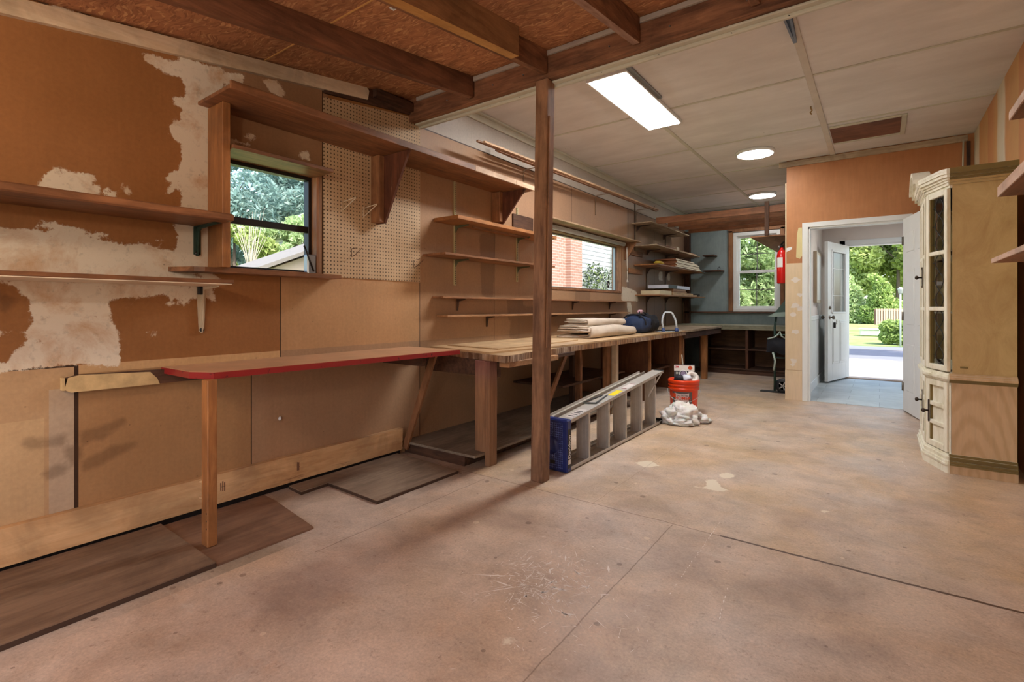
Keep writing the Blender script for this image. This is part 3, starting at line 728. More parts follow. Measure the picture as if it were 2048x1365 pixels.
# whitish board nailed high on the left wall
m = MB(); m.prism([(-1.6, 2.026), (2.25, 2.565), (2.262, 2.63), (2.24, 2.648), (-1.6, 2.10)], XW+.001, XW+.028, 'x')
b = single('wall_board', m, wood('whitewashed', srgb(232, 214, 184), srgb(204, 178, 144), 'y', .7), 'long whitewashed board nailed high on the left wall, near end rising to the beam', 'board')
m = MB(); m.prism([(1.915, 2.50), (2.76, 2.60), (2.76, 2.70), (1.915, 2.60)], XW+.001, XW+.02, 'x')
m.box(XW+.001, XW+.06, 2.30, 2.65, 2.60, 2.66)
single('wall_board', m, w_dark('y'), 'dark stained board above the pegboard beneath the sloped deck', 'board')
# pegboard
t = NT('pegboard_paint'); co = t.coord(rnd=False)
mp = t.n('ShaderNodeMapping'); mp.inputs['Scale'].default_value = (1, 39.37, 39.37); t.l(co, mp.inputs[0])
fr = t.n('ShaderNodeVectorMath', operation='FRACTION'); t.l(mp.outputs[0], fr.inputs[0])
su = t.n('ShaderNodeVectorMath', operation='SUBTRACT'); su.inputs[1].default_value = (0, .5, .5); t.l(fr.outputs[0], su.inputs[0])
sx = t.n('ShaderNodeSeparateXYZ'); t.l(su.outputs[0], sx.inputs[0])
r2 = t.math('ADD', t.math('POWER', sx.outputs[1], 2.0), t.math('POWER', sx.outputs[2], 2.0))
hole = t.math('LESS_THAN', r2, .042)
c = t.mix(t.ramp(t.noise(co, 3, 6, .65), [(.35, 0.0), (.7, 1.0)]), srgb(204, 178, 144), srgb(184, 154, 120))
c = t.mix(t.ramp(t.noise(co, 18, 7, .8), [(.62, 0.0), (.7, .5)]), c, srgb(120, 80, 60))
c = t.mix(t.math('MULTIPLY', hole, .85), c, srgb(44, 30, 22)); t.bump(t.math('SUBTRACT', 1, hole), .5, .002); M_peg = t.done(c, .6, .35)
PEG = (1.916, 2.766, 1.305, 2.56)
m = MB(); m.prism([(PEG[0], PEG[2]), (PEG[1], PEG[2]-.004), (PEG[1], 2.59), (PEG[0], 2.475)], XW+.001, XW+.008, 'x')
peg = m.build('pegboard', M_peg, None, org=(XW, 0, 0)); tag(peg, 'perforated tan pegboard on the left wall right of the small window', 'pegboard')
M_wire = plain('wire_hook', srgb(240, 230, 206), .4, .5, .3); M_wdk = plain('wire_hook_dark', srgb(92, 68, 52), .5, .5, .3)
def hook(y, z, kind, mat, label, g='wire hooks on the pegboard'):
    m = MB(); x = XW+.008
    if kind == 'v':
        m.tube([(x, y, z), (x+.11, y+.02, z+.02), (x+.10, y+.025, z+.015), (x, y+.0, z-.055)], .0034, 6); m.tube([(x, y-.01, z+.01), (x, y-.01, z-.07)], .002, 6)
    else:
        m.tube([(x, y, z), (x, y, z-.055), (x+.03, y, z-.05), (x+.10, y+.01, z)], .0022, 6); m.tube([(x, y-.0, z), (x+.06, y, z+.003)], .002, 6)
    return single('peg_hook', m, mat, label, 'hook', g)
hook(2.06, 1.815, 'v', M_wire, 'bright forked wire hook on the pegboard closest to the small window')
hook(2.235, 1.80, 'v', M_wire, 'forked wire hook beside the plywood shelf bracket on the pegboard')
hook(2.13, 1.505, 'u', M_wdk, 'rusty bent wire hook low on the pegboard, below the window middle')
hook(2.70, 1.47, 'u', M_wdk, 'rusty bent wire hook at the pegboard edge next to the mid shelf')

# long top shelf with end board and plywood brackets
TS = thing('long_shelf', 'long reddish wooden shelf running high over the small window and pegboard', 'shelf', (XW, 2.5, 2.17))
m = MB(); m.box(XW+.009, -2.565, 1.165, 3.86, 2.178, 2.196, 0, .002); m.build('shelf_board', w_red('y'), TS)
m = MB(); m.box(-2.565, -2.548, 1.165, 3.0, 2.172, 2.214, 0, .002); m.box(-2.565, -2.548, 3.0, 3.548, 2.172, 2.214, 1, .002); m.box(-2.565, -2.548, 3.554, 3.86, 2.172, 2.214, 1, .002); m.build('front_lip', [w_red('y'), wood('palelip', srgb(206, 180, 154), srgb(176, 140, 110), 'y', .6)], TS)
m = MB(); m.box(XW+.002, -2.755, 1.217, 1.257, 1.312, 2.177, 0, .003); m.build('end_board', w_orange('z'), TS)
for y, nm in ((2.335, 0), (3.72, 1)):
    m = MB(); m.box(XW+.009 if nm == 0 else XW+.002, -2.83, y-.045, y-.0, 1.705 if nm == 0 else 1.90, 2.176, 0, .003)
    m.prism([(-2.92, 2.176), (-2.575, 2.176), (-2.83, 1.70 if nm == 0 else 1.88), (-2.92, 1.70 if nm == 0 else 1.88)], y, y+.018, 'y', 1)
    m.build('plywood_bracket', [w_stud('z'), wood('plyb', srgb(120, 72, 50), srgb(66, 38, 28), 'z', .6, .66, srgb(200, 160, 120))], TS)
# window head shelf and sill shelf
m = MB(); m.box(XW+.002, -2.735, 1.26, 1.862, 1.94, 1.962, 0, .002)
single('head_shelf', m, w_red('y'), 'narrow wooden shelf directly above the small window', 'shelf')
m = MB(); m.prism([(XW+.002, 1.03), (-2.80, 1.10), (-2.775, 1.14), (-2.775, 1.945), (XW+.002, 1.965)], 1.285, 1.310, 'z')
single('sill_shelf', m, w_red('y'), 'thin dark red sill shelf directly below the small window', 'shelf')
m = MB(); m.box(XW-.04, XW+.01, 1.80, 1.862, 1.312, 1.44, 0, .008); m.tube([(XW+.02, 1.77, 1.49), (XW+.03, 1.83, 1.33)], .006, 6, 1)
single('window_latch', m, [M_galv, M_dkmetal], 'grey metal box with a slanting rod standing in the small window corner', 'latch')
# left shelves and their brackets
def lbracket(par, y, zt, reach, drop, mat, zb=None, tip=None, w=.028):
    m = MB(); x = XW+.002
    m.prism([(x, zt-drop), (x+.010, zt-drop-.006), (x+.016, zt-drop*.55), (x+.026, zt-.03), (x+.05, zt-.016), (x+reach, zt-.008), (x+reach, zt-.001), (x, zt-.001)], y-.0035, y+.0035, 'y')
    m.box(x, x+.003, y-w/2, y+w/2, zt-drop, zt-.001); m.box(x, x+reach, y-w/2, y+w/2, zt-.004, zt-.001)
    m.lathe([(0, 0), (.013, 0), (.013, .005), (0, .007)], (x, y, zt-drop+.006), 10, 1, 'x')
    return m.build('shelf_bracket', mat, par)
S1 = thing('wall_shelf', 'thick reddish shelf on the left wall, upper of the two beside the small window', 'shelf', (XW, .2, 1.53), 'shelves on the left wall beside the window')
m = MB(); m.box(XW+.002, -2.60, -1.2, 1.205, 1.532, 1.568, 0, .006); m.build('shelf_board', w_red('y'), S1)
tag(lbracket(S1, 1.165, 1.532, .24, .15, [M_green, M_dkmetal], w=.035), 'dark green steel bracket')
lbracket(S1, -.2, 1.532, .24, .15, [M_green, M_dkmetal])
S2 = thing('wall_shelf', 'thin paint-edged shelf on the left wall, lower of the two beside the small window', 'shelf', (XW, .2, 1.21), 'shelves on the left wall beside the window')
m = MB(); m.box(XW+.002, -2.57, -1.2, 1.19, 1.218, 1.237, 0, .002); m.box(XW+.002, -2.571, -1.2, 1.18, 1.214, 1.2178, 1); m.build('shelf_board', [w_red('y'), plain('shelf_white', srgb(220, 204, 180), .6)], S2)
m = MB(); x, y = XW+.002, 1.185
m.prism([(x, 1.213), (x+.20, 1.213), (x+.20, 1.206), (x+.03, 1.196), (x+.022, .99), (x+.012, .965), (x, .965)], y-.003, y+.003, 'y'); m.prism([(y-.012, .97), (y+.012, .97), (y+.024, 1.213), (y-.024, 1.213)], x, x+.006, 'x')
m.box(x+.006, x+.010, y-.006, y+.006, .98, 1.15); m.lathe([(0, 0), (.011, 0), (.011, .008), (0, .01)], (x+.006, y, .982), 10, 1, 'x'); m.box(x+.0, x+.03, y-.022, y-.002, 1.17, 1.212, 1, .003)
tag(m.build('shelf_bracket', [plain('bracket_cream', srgb(206, 190, 164), .6), M_black], S2), 'cream painted steel bracket')
lbracket(S2, -.2, 1.213, .24, .15, [M_green, M_dkmetal])

# slotted standards and three-tier shelves behind the post
t = NT('slotted_standard'); co = t.coord(rnd=False); sx = t.n('ShaderNodeSeparateXYZ'); t.l(co, sx.inputs[0])
f = t.math('FRACT', t.math('MULTIPLY', sx.outputs[2], 62)); sl = t.math('LESS_THAN', f, .42)
M_std = t.done(t.mix(sl, srgb(168, 150, 112), srgb(60, 50, 38)), .5, .4, .2)
G_STD = 'slotted shelf standards on the left wall'
def standard(y, z0, z1, label, mat=None):
    m = MB(); m.box(XW+.001, XW+.012, y-.013, y+.013, z0, z1); m.box(XW+.012, XW+.0125, y-.005, y+.005, z0+.005, z1-.005, 1)
    o = m.build('shelf_standard', [plain('std_cream', srgb(190, 178, 136), .5) if mat is None else mat, M_std], None, org=(XW, y, z0)); tag(o, label, 'shelf rail', G_STD)
standard(3.17, 1.29, 2.176, 'pale slotted metal rail on the wall at the near end of the mid shelves')
standard(4.08, 1.36, 2.10, 'pale slotted metal rail on the wall just left of the post')
def metal_shelf(name, y0, y1, xf, z0, th, mat, ys, label, group, drop=.06, reach=.16, bm=None):
    s = thing(name, label, 'shelf', (XW, (y0+y1)/2, z0), group)
    m = MB(); m.box(XW+.004, xf, y0, y1, z0, z0+th, 0, .002); m.build('shelf_board', mat, s)
    for y in ys: 
        m = MB(); x = XW+.002
        m.prism([(x, z0-drop), (x+.012, z0-drop), (x+reach*.25, z0-.022), (x+reach, z0-.010), (x+reach, z0-.001), (x, z0-.001)], y-.004, y+.004, 'y')
        m.build('shelf_bracket', bm or plain('old_green_steel', srgb(92, 96, 70), .5), s)
    return s
G_MID = 'shelves on the left wall behind the post'
metal_shelf('mid_shelf', 2.92, 4.41, -2.66, 1.800, .030, wood('midsh', srgb(186, 128, 76), srgb(140, 88, 50), 'y', .55), (3.17, 4.08), 'upper of the three-step shelves behind the post, top one under the long shelf', G_MID)
m = MB(); m.box(-2.80, -2.79, 3.25, 4.1, 1.782, 1.799)
single('shelf_stiffener', m, w_stud('y'), 'thin wooden strip fixed under the upper mid shelf behind the post', 'strip')
metal_shelf('mid_shelf', 2.80, 4.41, -2.68, 1.510, .018, w_red('y'), (3.17, 4.08), 'second shelf down behind the post, dark worn board beside the pegboard', G_MID)
metal_shelf('narrow_shelf', 2.90, 6.75, -2.80, 1.176, .016, w_stud('y'), (3.2, 4.5, 5.2, 6.2), 'very narrow shelf under the long window, upper of two', 'narrow shelves above the workbench', .10, .10, plain('brown_steel', srgb(84, 62, 50), .6))
metal_shelf('narrow_shelf', 2.95, 6.62, -2.80, 1.024, .016, w_shelf('y'), (3.6, 4.7, 6.2), 'very narrow shelf just above the workbench, lower of two', 'narrow shelves above the workbench', .10, .10, plain('brown_steel', srgb(84, 62, 50), .6))
# shelf over the long window with wooden gussets
hs = thing('window_head_shelf', 'pale plywood shelf running above the long window', 'shelf', (XW, 5.6, 2.03))
m = MB(); m.box(XW+.004, -2.735, 4.40, 6.86, 2.030, 2.046, 0, .002); m.build('shelf_board', wood('headshelf', srgb(196, 166, 134), srgb(150, 118, 90), 'y', .6), hs)
for y in (4.42, 6.72):
    m = MB(); m.prism([(XW+.003, 2.029), (-2.75, 2.029), (XW+.04, 1.80), (XW+.003, 1.78)], y, y+.02, 'y'); m.build('wooden_gusset', w_stud('z'), hs)
m = MB(); m.box(XW+.001, XW+.02, 4.0, 4.35, 1.86, 2.03); single('wall_block', m, w_dark('y'), 'short dark board on the wall peeking left of the post', 'board')
# venetian cord
m = MB(); x = XW+.045
m.tube([(x, 6.70, 1.96), (x, 6.712, 1.80), (x, 6.72, 1.70), (x, 6.71, 1.62), (x, 6.70, 1.70), (x, 6.69, 1.80), (x, 6.685, 1.95)], .004, 6); m.tube([(x, 6.71, 1.62), (x, 6.71, 1.50)], .006, 6); m.lathe([(.006, 0), (.016, -.03), (.014, -.035), (0, -.035)], (x, 6.71, 1.50), 10)
single('blind_cord', m, plain('cord_white', srgb(220, 214, 200), .6), 'white looped blind cord hanging at the right end of the long window', 'cord')

# thin rods and mouldings lying on wall brackets under the ceiling
G_ROD = 'wooden strips stored on the high wall brackets'
rods = [(-2.66, 3.24, 7.30, 2.485, .022, (216, 178, 140), 'slim pale wooden strip on the high wall brackets, nearest the room'),
        (-2.70, 3.20, 6.90, 2.490, .022, (176, 138, 110), 'brownish wooden strip on the high wall brackets, middle of the three'),
        (-2.76, 3.55, 7.50, 2.510, .030, (172, 128, 98), 'wide wooden moulding on the high wall brackets, closest to the wall')]
for x, y0, y1, z, w, col, lb in rods:
    m = MB(); m.bar((x, y0, z), (x+.01, y1, z+.07), w, .016)
    single('wood_strip', m, wood('rod%d' % col[0], srgb(*col), srgb(*[int(c*.75) for c in col]), 'y', .6, knots=False), lb, 'strip', G_ROD)
m = MB(); m.bar((-2.80, 3.85, 2.545), (-2.80, 4.5, 2.55), .05, .03); m.bar((-2.80, 3.6, 2.545), (-2.80, 3.86, 2.54), .05, .03, 1)
single('wood_offcut', m, [w_stud('y'), w_dark('y')], 'short painted timber offcut lying on the strips under the ceiling', 'offcut')
M_brkt = plain('angle_bracket', srgb(150, 128, 106), .5)
for y, lb in ((4.2, 'bent metal rod bracket high on the left wall, hidden side of the post'), (5.80, 'bent metal rod bracket high above the middle of the long window'), (7.13, 'bent metal rod bracket high above the right end of the long window')):
    m = MB(); z = 2.50+.017*(y-3.2); m.tube([(XW+.006, y, z-.26), (XW+.006, y, z-.03), (XW+.02, y, z-.012), (-2.66, y, z-.012+.004), (-2.635, y, z+.02)], .006, 6)
    single('rod_bracket', m, M_brkt, lb, 'bracket', 'rod brackets under the ceiling')

# ledger on the left wall, base plank
m = MB(); m.prism([(.62, .735), (.64, .725), (2.7, .715), (2.7, .785), (1.0, .79), (.67, .797), (.63, .788)], XW+.001, XW+.040, 'x')
lg = thing('wall_ledger', 'wall ledger board with a whitewashed end carrying the red-edged bench', 'board', (XW, 1.6, .72))
m.build('ledger_timber', w_dark('y'), lg)
m = MB(); m.prism([(.618, .738), (.64, .724), (.98, .722), (.97, .75), (.94, .785), (.67, .799), (.63, .79)], XW+.0405, XW+.042, 'x'); m.box(XW+.001, XW+.041, .612, .620, .735, .79)
tag(m.build('painted_end', plain('whitewash', srgb(214, 184, 134), .7, var=.3, scale=20), lg), 'whitewashed end of the ledger')
m = MB(); m.prism([(-1.7, .04), (2.555, .036), (2.56, .195), (-1.7, .197)], XW+.001, XW+.040, 'x')
bp = thing('base_plank', 'long new pine plank along the foot of the left wall', 'plank', (XW, .4, .036))
m.build('plank_timber', wood('newpine', srgb(226, 188, 142), srgb(196, 150, 104), 'y', .6, .63, srgb(140, 104, 76)), bp)
def stamp(y, z, n):
    m = MB()
    for i in range(n):
        m.box(XW+.0403, XW+.0406, y+i*.010, y+i*.010+.005, z-.03+rng.uniform(0,.01), z+.03-rng.uniform(0,.01)); m.box(XW+.0402, XW+.0404, y+i*.010, y+i*.010+.010, z-.002, z)
    m.build('ink_stamp', plain('stamp_ink', srgb(96, 60, 50), .7), bp)
stamp(1.265, .125, 3); stamp(1.71, .12, 2)
m = MB(); m.box(XW+.001, XW+.010, YB, 2.56, 0, .036); struct('gap_shade_strip', m, plain('gap_shade', srgb(30, 22, 18), .9))  # near-black strip standing in for the shade under the base plank
m = MB(); m.lathe([(0, 0), (.010, .002), (.013, .008), (.006, .014), (0, .016)], (XW+.001, 1.62, .43), 10, 0, 'x'); single('foam_dab', m, M_white, 'small white dab of foam on the wall under the red-edged bench', 'foam')

# floor sheets
G_SH = 'loose wood sheets on the floor under the bench'
m = MB(); m.prism([(-2.90, -1.2), (-2.262, -1.2), (-2.265, .972), (-2.89, .985)], 0.0200, 0.0240); m.prism([(-2.90, -1.2), (-2.262, -1.2), (-2.265, .972), (-2.89, .985)], .001, 0.0198, 'z', 1); single('floor_sheet', m, [wood('sheetA', srgb(142, 116, 94), srgb(104, 80, 64), 'y', .65, knots=False), plain('sheet_edge', srgb(70, 50, 38), .8)], 'long dark plywood sheet on the floor at the foot of the left wall', 'floor sheet', G_SH)
m = MB(); m.prism([(-2.89, .992), (-2.268, .978), (-2.268, 1.43), (-2.76, 1.50), (-2.89, 1.505)], .001, .011); single('floor_sheet', m, wood('sheetB', srgb(140, 108, 86), srgb(114, 82, 64), 'y', .65, knots=False), 'square brown hardboard sheet under the pine bench leg', 'floor sheet', G_SH)
m = MB(); m.prism([(-2.885, 1.655), (-2.735, 1.645), (-2.745, 1.83), (-2.262, 1.82), (-2.255, 2.48), (-2.885, 2.50)], 0.0180, 0.0220); m.prism([(-2.885, 1.655), (-2.735, 1.645), (-2.745, 1.83), (-2.262, 1.82), (-2.255, 2.48), (-2.885, 2.50)], .001, 0.0178, 'z', 1); single('floor_sheet', m, [wood('sheetC', srgb(156, 136, 116), srgb(120, 100, 84), 'y', .7, knots=False), plain('sheet_edge', srgb(70, 50, 38), .8)], 'grey notched plywood sheet on the floor before the low platform', 'floor sheet', G_SH)

# red-edged bench
rb = thing('wall_bench', 'red-edged bench top on one pine leg along the left wall', 'bench', (-2.68, 1.8, .012))
t = NT('bench_top_tan'); co = t.coord(rnd=False)
M_rtop = t.done(t.mix(1, srgb(206, 160, 122), t.ramp(t.noise(co, 6, 6, .65), [(.3, .8), (.7, 1.05)]), 'MULTIPLY'), .42, .45)
t = NT('chipped_red_paint'); co = t.coord(rnd=False)
M_redp = t.done(t.mix(t.ramp(t.noise(co, 26, 7, .75), [(.60, 0.0), (.64, 1.0)]), srgb(142, 34, 36), srgb(46, 28, 30)), .35, .5)
top = [(XW+.002, 1.00), (-2.60, 1.00), (-2.485, 1.06), (-2.478, 1.09), (-2.405, 2.66), (XW+.002, 2.66)]
m = MB(); m.prism(top, .770, .7995, 'z'); m.build('bench_edge', M_redp, rb)
m = MB(); m.prism([(XW+.002, 1.005), (-2.603, 1.005), (-2.49, 1.064), (-2.483, 1.09), (-2.410, 2.655), (XW+.002, 2.655)], .7992, .8015, 'z'); m.build('bench_top', M_rtop, rb)
m = MB(); m.box(-2.512, -2.449, 1.018, 1.060, .012, .770, 0, .003)
for z in (.095, .13, .165): m.lathe([(0, 0), (.004, 0), (.004, .001), (0, .001)], (-2.462, 1.0175, z), 8, 1, 'y')
m.build('leg', [w_orange('z'), M_black], rb)
for z in (.30, .225):
    m = MB(); m.tube([(-2.50, 1.03, z), (-2.535, 1.02, z-.004)], .006, 8); m.build('dowel', w_pine('x'), rb)
m = MB(); m.bar((-2.89, 2.585, .04), (-2.60, 2.60, .765), .05, .022, 0, (0, 1, 0)); m.build('diagonal_brace', w_stud('z'), rb)
m = MB(); m.box(XW+.003, -2.52, 2.40, 2.44, .70, .769); m.build('cross_rail', w_dark('x'), rb)

# low platform
pf = thing('low_platform', 'low grey floor platform under the workbench', 'platform', (-2.5, 3.8, 0))
m = MB(); m.prism([(XW+.002, 2.585), (-2.215, 2.60), (-2.215, 5.4), (XW+.002, 5.4)], .075, .092); m.build('platform_top', wood('platf', srgb(150, 136, 118), srgb(116, 100, 86), 'y', .75, knots=False), pf)
m = MB(); m.box(XW+.002, -2.32, 2.612, 2.65, 0, .075, 0, .002); m.box(-2.36, -2.32, 2.65, 5.4, 0, .075); m.build('platform_frame', w_dark('x'), pf)

# main workbench
wb = thing('workbench', 'long main workbench with plywood top and scarred thick front edge', 'workbench', (-2.5, 4.8, 0))
t = NT('scarred_edge'); co = t.coord(rnd=False)
v = t.coord((1, 14, .8), False)
M_edge = t.done(t.mix(t.ramp(t.noise(v, 4, 6, .7), [(.40, 0.0), (.62, 1.0)]), srgb(96, 66, 46), t.mix(t.ramp(t.noise(co, 2.2, 4, .6), [(.4, 0.0), (.6, 1.0)]), srgb(168, 122, 80), srgb(196, 176, 156))), .7, .3)
m = MB(); m.prism([(XW+.002, 2.88), (-2.03, 2.69), (-2.015, 2.76), (-2.06, 2.99), (-2.075, 3.45), (-2.10, 3.46), (-2.12, 6.88), (XW+.002, 6.88)], .730, .774, 'z'); m.build('thick_slab', [M_edge], wb)
m = MB(); m.prism([(XW+.002, 2.882), (-2.032, 2.693), (-2.018, 2.76), (-2.062, 2.99), (-2.077, 3.445), (-2.2, 3.45), (XW+.002, 3.45)], .7742, .7765, 'z'); m.build('slab_surface', w_ply('y'), wb)
m = MB(); m.prism([(XW+.002, 2.89), (-2.19, 2.73), (-2.18, 3.02), (-2.115, 3.5), (-2.115, 6.89), (XW+.002, 6.89)], .777, .790, 'z'); m.build('top_sheet', [wood('pstop', srgb(204, 172, 130), srgb(184, 150, 112), 'y', .5, .74, srgb(150, 120, 94), knots=False)], wb)
m = MB(); m.prism([(-2.85, 3.0), (-2.27, 2.93), (-2.25, 3.3), (-2.30, 4.2), (-2.85, 4.3)], .7902, .799, 'z'); m.build('loose_sheet', w_ply('y'), wb)
m = MB(); m.box(XW+.003, XW+.04, 3.0, 6.8, .64, .73); m.box(XW+.04, -2.17, 2.792, 2.83, .61, .7295); m.box(-2.12, -2.085, 3.4, 3.75, .70, .7295, 0, .003); m.build('apron', w_dark('y'), wb)
m = MB(); m.box(-2.12, -2.035, 2.745, 3.40, .690, .7295, 0, .003); m.build('corner_block', w_shelf('x'), wb)
def leg(par, x0, x1, y0, y1, z0, z1, mat): m = MB(); m.box(x0, x1, y0, y1, z0, z1, 0, .003); return m.build('leg', mat, par)
t = NT('painted_leg'); co = t.coord(rnd=False); sx = t.n('ShaderNodeSeparateXYZ'); t.l(co, sx.inputs[0])
c = t.ramp(t.math('ADD', sx.outputs[2], t.math('MULTIPLY', t.noise(co, 9, 4), .15)), [(.0, srgb(142, 106, 78)), (.60, srgb(160, 118, 86)), (.70, srgb(150, 108, 92)), (.84, srgb(126, 76, 74))])
M_pleg = t.done(t.mix(1, c, t.ramp(t.noise(t.coord((1,1,.1), False), 26, 5, .7), [(.3, .6), (.7, 1.1)]), 'MULTIPLY'), .7, .3)
leg(wb, -2.30, -2.212, 2.70, 2.79, .093, .73, M_pleg); leg(wb, -2.2115, -2.170, 2.702, 2.788, 0, .729, M_pleg)
tag(leg(wb, -2.24, -2.185, 4.80, 4.86, 0, .73, plain('pale_leg', srgb(200, 178, 150), .7, var=.2, scale=14)), 'pale spotted leg')
leg(wb, -2.30, -2.245, 4.72, 4.80, 0, .73, w_stud('z')); leg(wb, -2.60, -2.55, 4.55, 4.60, .093, .73, w_dark('z')); leg(wb, -2.42, -2.36, 4.35, 4.40, .093, .73, w_raft('z'))
for y in (5.70, 6.83):
    m = MB(); m.box(-2.80, -2.19, y, y+.02, 0, .73); m.box(-2.19, -2.165, y-.01, y+.03, 0, .73, 1, .002); m.build('side_panel', [wood('panelside', srgb(120, 78, 50), srgb(84, 50, 34), 'z', .6), w_orange('z')], wb)
m = MB(); m.bar((-2.185, 3.26, 0.02), (-2.185, 3.78, .71), .04, .02, 0, (1, 0, 0)); m.build('diagonal_brace', w_stud('z'), wb)
m = MB(); m.box(XW+.04, -2.30, 5.5, 6.8, .30, .32); m.box(XW+.02, -2.35, 4.0, 5.4, .36, .38); m.build('lower_shelf', w_dark('y'), wb)
m = MB(); m.box(-2.80, -2.45, 4.0, 4.45, .4, .72); m.box(-2.85, -2.5, 5.0, 5.4, .093, .3)
# second bench to the corner
b2 = thing('workbench', 'further workbench section running on to the far left corner', 'workbench', (-2.5, 8.0, 0))
m = MB(); m.box(XW+.002, -2.12, 6.895, 8.84, .765, .795, 0, .002); m.build('bench_top', w_grey('y'), b2)
m = MB(); m.box(-2.155, -2.13, 6.9, 8.82, .68, .765, 0, .002); m.build('apron', w_dark('y'), b2)
leg(b2, -2.24, -2.155, 8.02, 8.10, 0, .765, w_orange('z')); leg(b2, -2.24, -2.17, 6.93, 6.99, 0, .765, w_stud('z'))
# far bench over open shelving
b3 = thing('workbench', 'far green-grey workbench top under the white window', 'workbench', (-1.9, 9.2, .73))
m = MB(); m.box(XW+.002, -.905, 8.85, YF-.002, .735, .812, 0, .004); m.build('bench_top', wood('gg', srgb(170, 164, 138), srgb(124, 124, 104), 'x', .7), b3)
cu = thing('open_shelving', 'dark open shelving unit under the far workbench', 'shelving', (-1.7, 9.2, 0))
m = MB(); m.box(-2.5, -.91, 9.44, 9.46, 0, .73); m.build('back_panel', wood('bk', srgb(128, 92, 62), srgb(80, 54, 38), 'x', .7), cu)
for z in (.075, .40): m = MB(); m.box(-2.5, -.91, 8.90, 9.44, z, z+.022, 0, .002); m.build('shelf', w_dark('x'), cu)
for x in (-2.5, -1.77, -.95): m = MB(); m.box(x-.0, x+.04, 8.885, 9.44, .098, .73, 0, .002); m.build('upright', wood('upr', srgb(116, 72, 48), srgb(74, 44, 30), 'z', .65), cu)
m = MB(); m.box(-2.5, -.91, 8.93, 8.96, 0, .075); m.build('plinth', w_dark('x'), cu)

# nook shelves
G_NK = 'deep shelves in the far left corner'
dkst = plain('dark_steel_strip', srgb(70, 54, 46), .6)
metal_shelf('corner_shelf', 6.95, 8.7, -2.62, 2.325, .015, w_grey('y'), (7.15, 8.3), 'topmost brown board shelf in the far left corner under the stored joists', G_NK, .08, .22, dkst)
metal_shelf('corner_shelf', 7.02, 9.2, -2.58, 2.000, .016, w_grey('y'), (7.55, 8.4, 9.3), 'second corner shelf, carrying loose scraps', G_NK, .08, .22, dkst)
metal_shelf('corner_shelf', 7.05, 9.42, -2.56, 1.722, .016, w_orange('y'), (7.55, 8.4, 9.3), 'third corner shelf, carrying the stacked pale boards', G_NK, .10, .22, dkst)
metal_shelf('corner_shelf', 7.10, 9.42, -2.55, 1.280, .016, w_shelf('y'), (7.55, 8.4, 9.3), 'lowest corner shelf, with books and boxes on it', G_NK, .10, .22, dkst)
for y, z0, z1, lb in ((7.08, 1.9, 2.66, 'dark vertical rail high beside the long window'), (7.55, .80, 1.75, 'dark vertical rail under the third corner shelf, leftmost'), (8.4, .80, 2.35, 'dark vertical rail in the middle of the corner shelves'), (9.3, .80, 2.0, 'dark vertical rail nearest the far corner')):
    standard(y, z0, z1, lb, dkst)
G_FS = 'short dark shelves on the far wall'
for z, x1, lb in ((2.02, -2.36, 'short dark shelf high on the blue far wall'), (1.745, -2.24, 'short dark shelf on the blue far wall with a small hook on it')):
    m = MB(); m.box(XW+.38, x1, 9.25, YF-.002, z, z+.022); single('far_shelf', m, w_dark('x'), lb, 'shelf', G_FS)
m = MB(); m.box(XW+.001, XW+.10, YF-.10, YF-.001, .8, 2.5, 0, .002); single('corner_stud', m, w_dark('z'), 'dark vertical stud in the far left corner', 'stud')
m = MB(); m.tube([(-2.32, 9.38, 1.768), (-2.32, 9.38, 1.81), (-2.30, 9.38, 1.83), (-2.28, 9.38, 1.80)], .006, 6); single('metal_hook', m, M_black, 'small black hook standing on the short far shelf', 'hook')
for z, y0, y1, lb in ((1.60, 6.85, 7.35, 'short wall cleat at mid height right of the long window'), (1.87, 6.85, 7.35, 'short wall cleat just under the second corner shelf')):
    m = MB(); m.box(XW+.001, XW+.02, y0, y1, z, z+.075, 0, .002); single('wall_cleat', m, w_stud('y'), lb, 'cleat', 'wall cleats beside the long window')
# stored joists in the nook
G_LJ = 'stored ceiling joists in the far nook'
for i, y in enumerate((7.18, 7.58, 7.98, 8.38)):
    m = MB(); m.box(-2.64+.035*i, -.903, y, y+.04, 2.332, 2.42, 0, .002); m.box(-2.64+.035*i, -.903, y, y+.04, 2.33, 2.3318, 1)  # paler underside face stands in for light on the joist's lower edge
    o = single('nook_joist', m, [wood('nj', srgb(164, 112, 76), srgb(112, 70, 48), 'x', .6), w_stud('x')], ['nearest of the reddish joists over the far nook', 'second of the reddish joists over the far nook, just behind the nearest', 'third reddish joist over the far nook', 'fourth and rearmost reddish joist over the far nook'][i], 'joist', G_LJ)
hg = thing('hanging_shelf', 'plywood shelf hung on a vertical strap in front of the white window', 'shelf', (-1.15, 8.3, 2.03))
m = MB(); m.box(-1.385, -.915, 7.26, 9.40, 2.030, 2.048, 0, .002); m.build('shelf_board', wood('hs', srgb(186, 134, 96), srgb(140, 92, 62), 'y', .6), hg)
m = MB(); m.box(-1.195, -1.145, 7.14, 7.175, 2.035, 2.47, 0, .002); m.build('strap', w_dark('z'), hg)
m = MB(); m.tube([(-.96, 9.0, 2.30), (-.96, 9.0, 2.05)], .05, 12); single('paint_tin', m, M_galv, 'shiny metal can standing on the hanging plywood shelf', 'can')

# wall strip, ceiling bits
m = MB(); m.box(XR-.06, XR-.03, YD-.03, YD-.0, 2.05, 2.78, 0, .003); single('corner_board', m, w_dark('z'), 'dark vertical strip in the corner above the cabinet', 'board')
m = MB(); m.tube([(XR-.085, YD-.03, 2.80), (XR-.09, YD-.03, 2.45), (XR-.083, YD-.03, 2.0)], .007, 6); single('cable', m, M_trim, 'pale cable running down the corner above the cabinet', 'cable')
